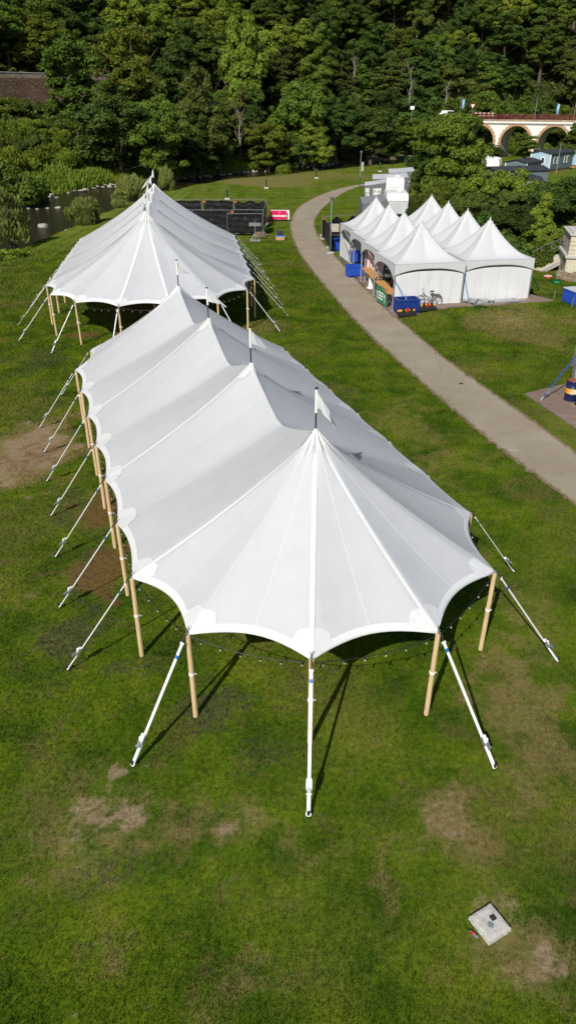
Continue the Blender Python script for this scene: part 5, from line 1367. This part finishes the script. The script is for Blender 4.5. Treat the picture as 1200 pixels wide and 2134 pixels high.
# ================================================================ CARAVANS AND AWNINGS
def caravan(label,x,y,rz,W_=2.35,L=5.6,H=2.65):
    r=root('caravan',label,'caravan',(x,y,0),rz,'touring caravans in a row')
    prof=[(0.0,.55),(-.12,.95),(-.10,1.35),(.12,2.25),(.45,2.55),(.9,H),(L-.8,H),(L-.3,2.5),(L,2.1),(L,.55)]
    m=MB(); n=len(prof); hw=W_/2
    for s_,yy in((-1,0),(1,0)): pass
    vs=[(s_*hw*(.985 if z_>2.3 else 1),y_,z_) for s_ in(-1,1) for y_,z_ in prof]
    m.add(vs,[tuple(range(n)),tuple(range(2*n-1,n-1,-1))]+[(i,n+i,n+(i+1)%n,(i+1)%n) for i in range(n)])
    m.build('body',M_white,r,bevel=.06)
    m=MB(); m.add([(-hw*.72,-.03,1.52),(hw*.72,-.03,1.52),(hw*.72,.115,2.10),(-hw*.72,.115,2.10)],[(0,1,2,3)]);
    f_=m.build('front_window',M_lgrey,r); f_.location=(0,-.035,0)
    m=MB(); m.add([(-hw*.62,-.03,1.60),(hw*.62,-.03,1.60),(hw*.62,.09,2.03),(-hw*.62,.09,2.03)],[(0,1,2,3)]); g_=m.build('pane',M_white,f_); g_.location=(0,-.03,0)
    m=MB(); m.box((0,-.13,1.05),(W_*.8,.05,.6)); m.build('locker_door',M_white,r,bevel=.02)
    m=MB(); m.box((hw+.02,L*.35,1.6),(.03,1.0,.6)); m.box((hw+.02,L*.7,1.6),(.03,.9,.6)); m.build('side_windows',M_win,r)
    for q_ in(-1,1):
        m=MB(); m.cyl((q_*(hw-.12),L*.5,.33),(q_*(hw+.02),L*.5,.33),.32,n=14); m.build('wheel',M_black,r)
    m=MB(); m.box((-.3,1.6,H+.06),(.7,.7,.12)); m.build('roof_hatch',M_lgrey,r,bevel=.03)
    m=MB(); m.box((.3,3.0,H+.08),(.5,.5,.16)); m.build('roof_vent',M_white,r,bevel=.03)
    m=MB(); m.cyl((-.35,0,.5),(0,-1.1,.45),.04,n=6); m.cyl((.35,0,.5),(0,-1.1,.45),.04,n=6); m.cyl((0,-1.1,.1),(0,-1.1,.6),.05,n=8); m.build('drawbar',M_dark,r)
    return r
ya=102.0; xa=X(822,ya,1); caravan('white caravan with big front window, farther of the two beside the awnings',xa,ya,R(-6))
yb=84.0; xb=X(827,yb,1); caravan('white caravan right behind the pagoda peaks, with a grey front cover',xb,yb,R(-3))
cv=root('caravan_cover','grey fabric cover hung on the front of the nearer caravan','cover',(xb,yb-.2,0),R(-3)); m=MB(); m.grid(lambda u,v:Vector(((u-.5)*2.2,-.1-.05*math.sin(u*9)*(1-v),.7+1.25*v)),14,6); m.build('cloth',M_lgrey,cv,smooth=True); m=MB(); m.tube([(-1.1,-.06,1.97),(0,-.06,1.98),(1.1,-.06,1.97)],.03,6); m.build('rail',M_alu,cv)
def awning(label,x,y,rz,W_,L,zl,zh,wall=M_greycloth,wins=True,roofm=None):
    r=root('awning',label,'awning',(x,y,0),rz,'caravan awnings')
    # roof slopes up from left (low) to right (caravan side)
    m=MB(); m.grid(lambda u,v:Vector((-W_+W_*u,L*v,zl+(zh-zl)*u-.10*math.sin(math.pi*v*3)**2*(1-u)-.06*math.sin(math.pi*u))),10,18); m.build('roof',roofm or M_lgrey,r,smooth=True)
    m=MB(); m.grid(lambda u,v:Vector((-W_+W_*u,-.01+.03*math.sin(u*12)*(1-v),.05+(zl+(zh-zl)*u-.08)*v)),12,6); m.build('front_wall',wall,r,smooth=True)
    m=MB(); m.grid(lambda u,v:Vector((-W_-.02-.25*(1-v),L*u,.05+(zl-.08)*v)),8,4); m.build('side_wall',wall,r,smooth=True)
    if wins:
        q=NT('white_patterned_curtain'); q.set(.7,.2); q.col(q.ramp(q.noise(6,5,.7,dist=1.2),[(.44,(.12,.12,.12)),(.5,(.75,.75,.74))]))
        for u0,u1 in((.04,.24),(.42,.80)):
            m=MB(); m.grid(lambda u,v:Vector((-W_+W_*(u0+(u1-u0)*u),-.06,.45+(zl-.75)*v)),4,4); m.build('window',q.m,r)
    return r
awning('grey awning with two patterned white windows attached to the farther caravan',xa-1.2,ya+.3,R(-6),2.75,5.2,1.75,2.15)
awning('long pale awning roof behind the windowed grey awning',X(850,109,1),109.3,R(-6),5.0,8,1.9,2.2,wins=False)
awning('farthest pale awning roof, partly covered by the big tree',X(864,119,1),119.5,R(-6),3.9,8,1.9,2.2,wins=False)
awning('dark grey awning next to the nearer caravan behind the pagodas',xb-1.2,yb-.8,R(-3),2.7,6.5,1.75,2.15,wins=False,roofm=simple('mid_grey_awning_roof',(.21,.215,.225),.6))
x=X(1040,150,0); r=caravan('white rounded caravan roof showing below the left viaduct arch',x+.5,152,R(60)); r.scale=(.85,.85,.8); r['group']='touring caravans in a row'
for px,py,h,lb in((849,425,2.6,'pale thin post beside the nearer caravan'),(868,402,2.2,'leaning pale post at the edge of the big tree')):
    x,y=G(px,py); r=root('post',lb,'post',(x,y,0),0); m=MB(); m.cyl((0,0,0),(.1 if h<2.5 else 0,0,h),.06,.05,n=8); m.build('shaft',M_pbark,r); m=MB(); m.box((.1 if h<2.5 else 0,0,h),(.16,.16,.06)); m.build('cap',M_white,r)

# ================================================================ CONCRETE HUT, FOOTBRIDGE
hx=X(1176,54,1.5); q=NT('stained_render'); q.set(.9,.15); c=q.ramp(q.noise(1.2,8,.7),[(.3,(.44,.39,.29)),(.6,(.58,.53,.41))]); c=q.mix(q.smooth(q.noise(.9,7,.65,dist=.8),.56,.62),c,(.22,.18,.13)); q.col(c); q.bump(q.noise(6,6),.4,.03)
r=root('concrete_hut','stained cream concrete hut with a projecting ledge at the right frame edge','hut',(hx,53.6,0),R(-12))
m=MB(); m.box((2.5,2,.6),(5,4,1.9)); m.build('lower_wall',q.m,r); m=MB(); m.box((2.5,2,1.62),(5.25,4.25,.16)); m.build('ledge',M_conc,r)
m=MB(); m.box((2.5,2,2.38),(4.9,3.9,1.36)); 
for k in range(4): m.box((2.5,.03,1.85+k*.28),(4.92,.03,.02))
m.build('upper_wall',q.m,r); m=MB(); m.box((2.5,2,3.1),(5.1,4.1,.08)); m.box((2.5,2,3.16),(4.6,3.6,.06)); m.build('roof',M_conc,r)
m=MB(); m.grid(lambda u,v:Vector((-.6+6*u,-.15-.9*(1-v)+.2*mnoise.noise(Vector((u*9,v*4,0))),-.1+.75*v+.2*mnoise.noise(Vector((u*9,v*4,5))))),30,8); m.build('rubble_foot',stone_mat('rubble',(.12,.09,.06),(.26,.2,.14),4),r)
pA=G(1112,557); pB=G(1172,540)
A=Vector((X(1113,56,.3),56,.25)); B=Vector((X(1176,57.5,1.0),57.5,.95)); d=B-A
r=root('footbridge','small sloping concrete footbridge with yellow edge line and grey railing','footbridge',A,math.atan2(d.y,d.x)); L=math.hypot(d.x,d.y); zz=d.z
m=MB(); m.grid(lambda u,v:Vector((L*1.1*u,-.6+1.3*v,zz*u+.15*math.sin(u*2.4))),12,4); m.grid(lambda u,v:Vector((L*1.1*u,-.6,zz*u+.15*math.sin(u*2.4)-.32*v)),12,2); m.build('deck',M_conc,r)
m=MB(); m.grid(lambda u,v:Vector((L*1.1*u,-.30+.10*v,zz*u+.15*math.sin(u*2.4)+.008)),12,1); m.build('edge_line',M_yellow,r)
m=MB()
for zz2 in(.55,1.1): m.tube([(0,.65,zz2),(L*.5,.65,zz*.5+.12+zz2),(L,.65,zz+zz2+.1)],.035,6)
for u in(0,.35,.7,1): m.cyl((L*u,.65,zz*u),(L*u,.65,zz*u+1.2),.035,n=6)
m.build('railing',M_steel,r)
m=MB(); m.box((.5,0,-.6),(.5,1.0,1.0)); m.build('support',M_conc,r)
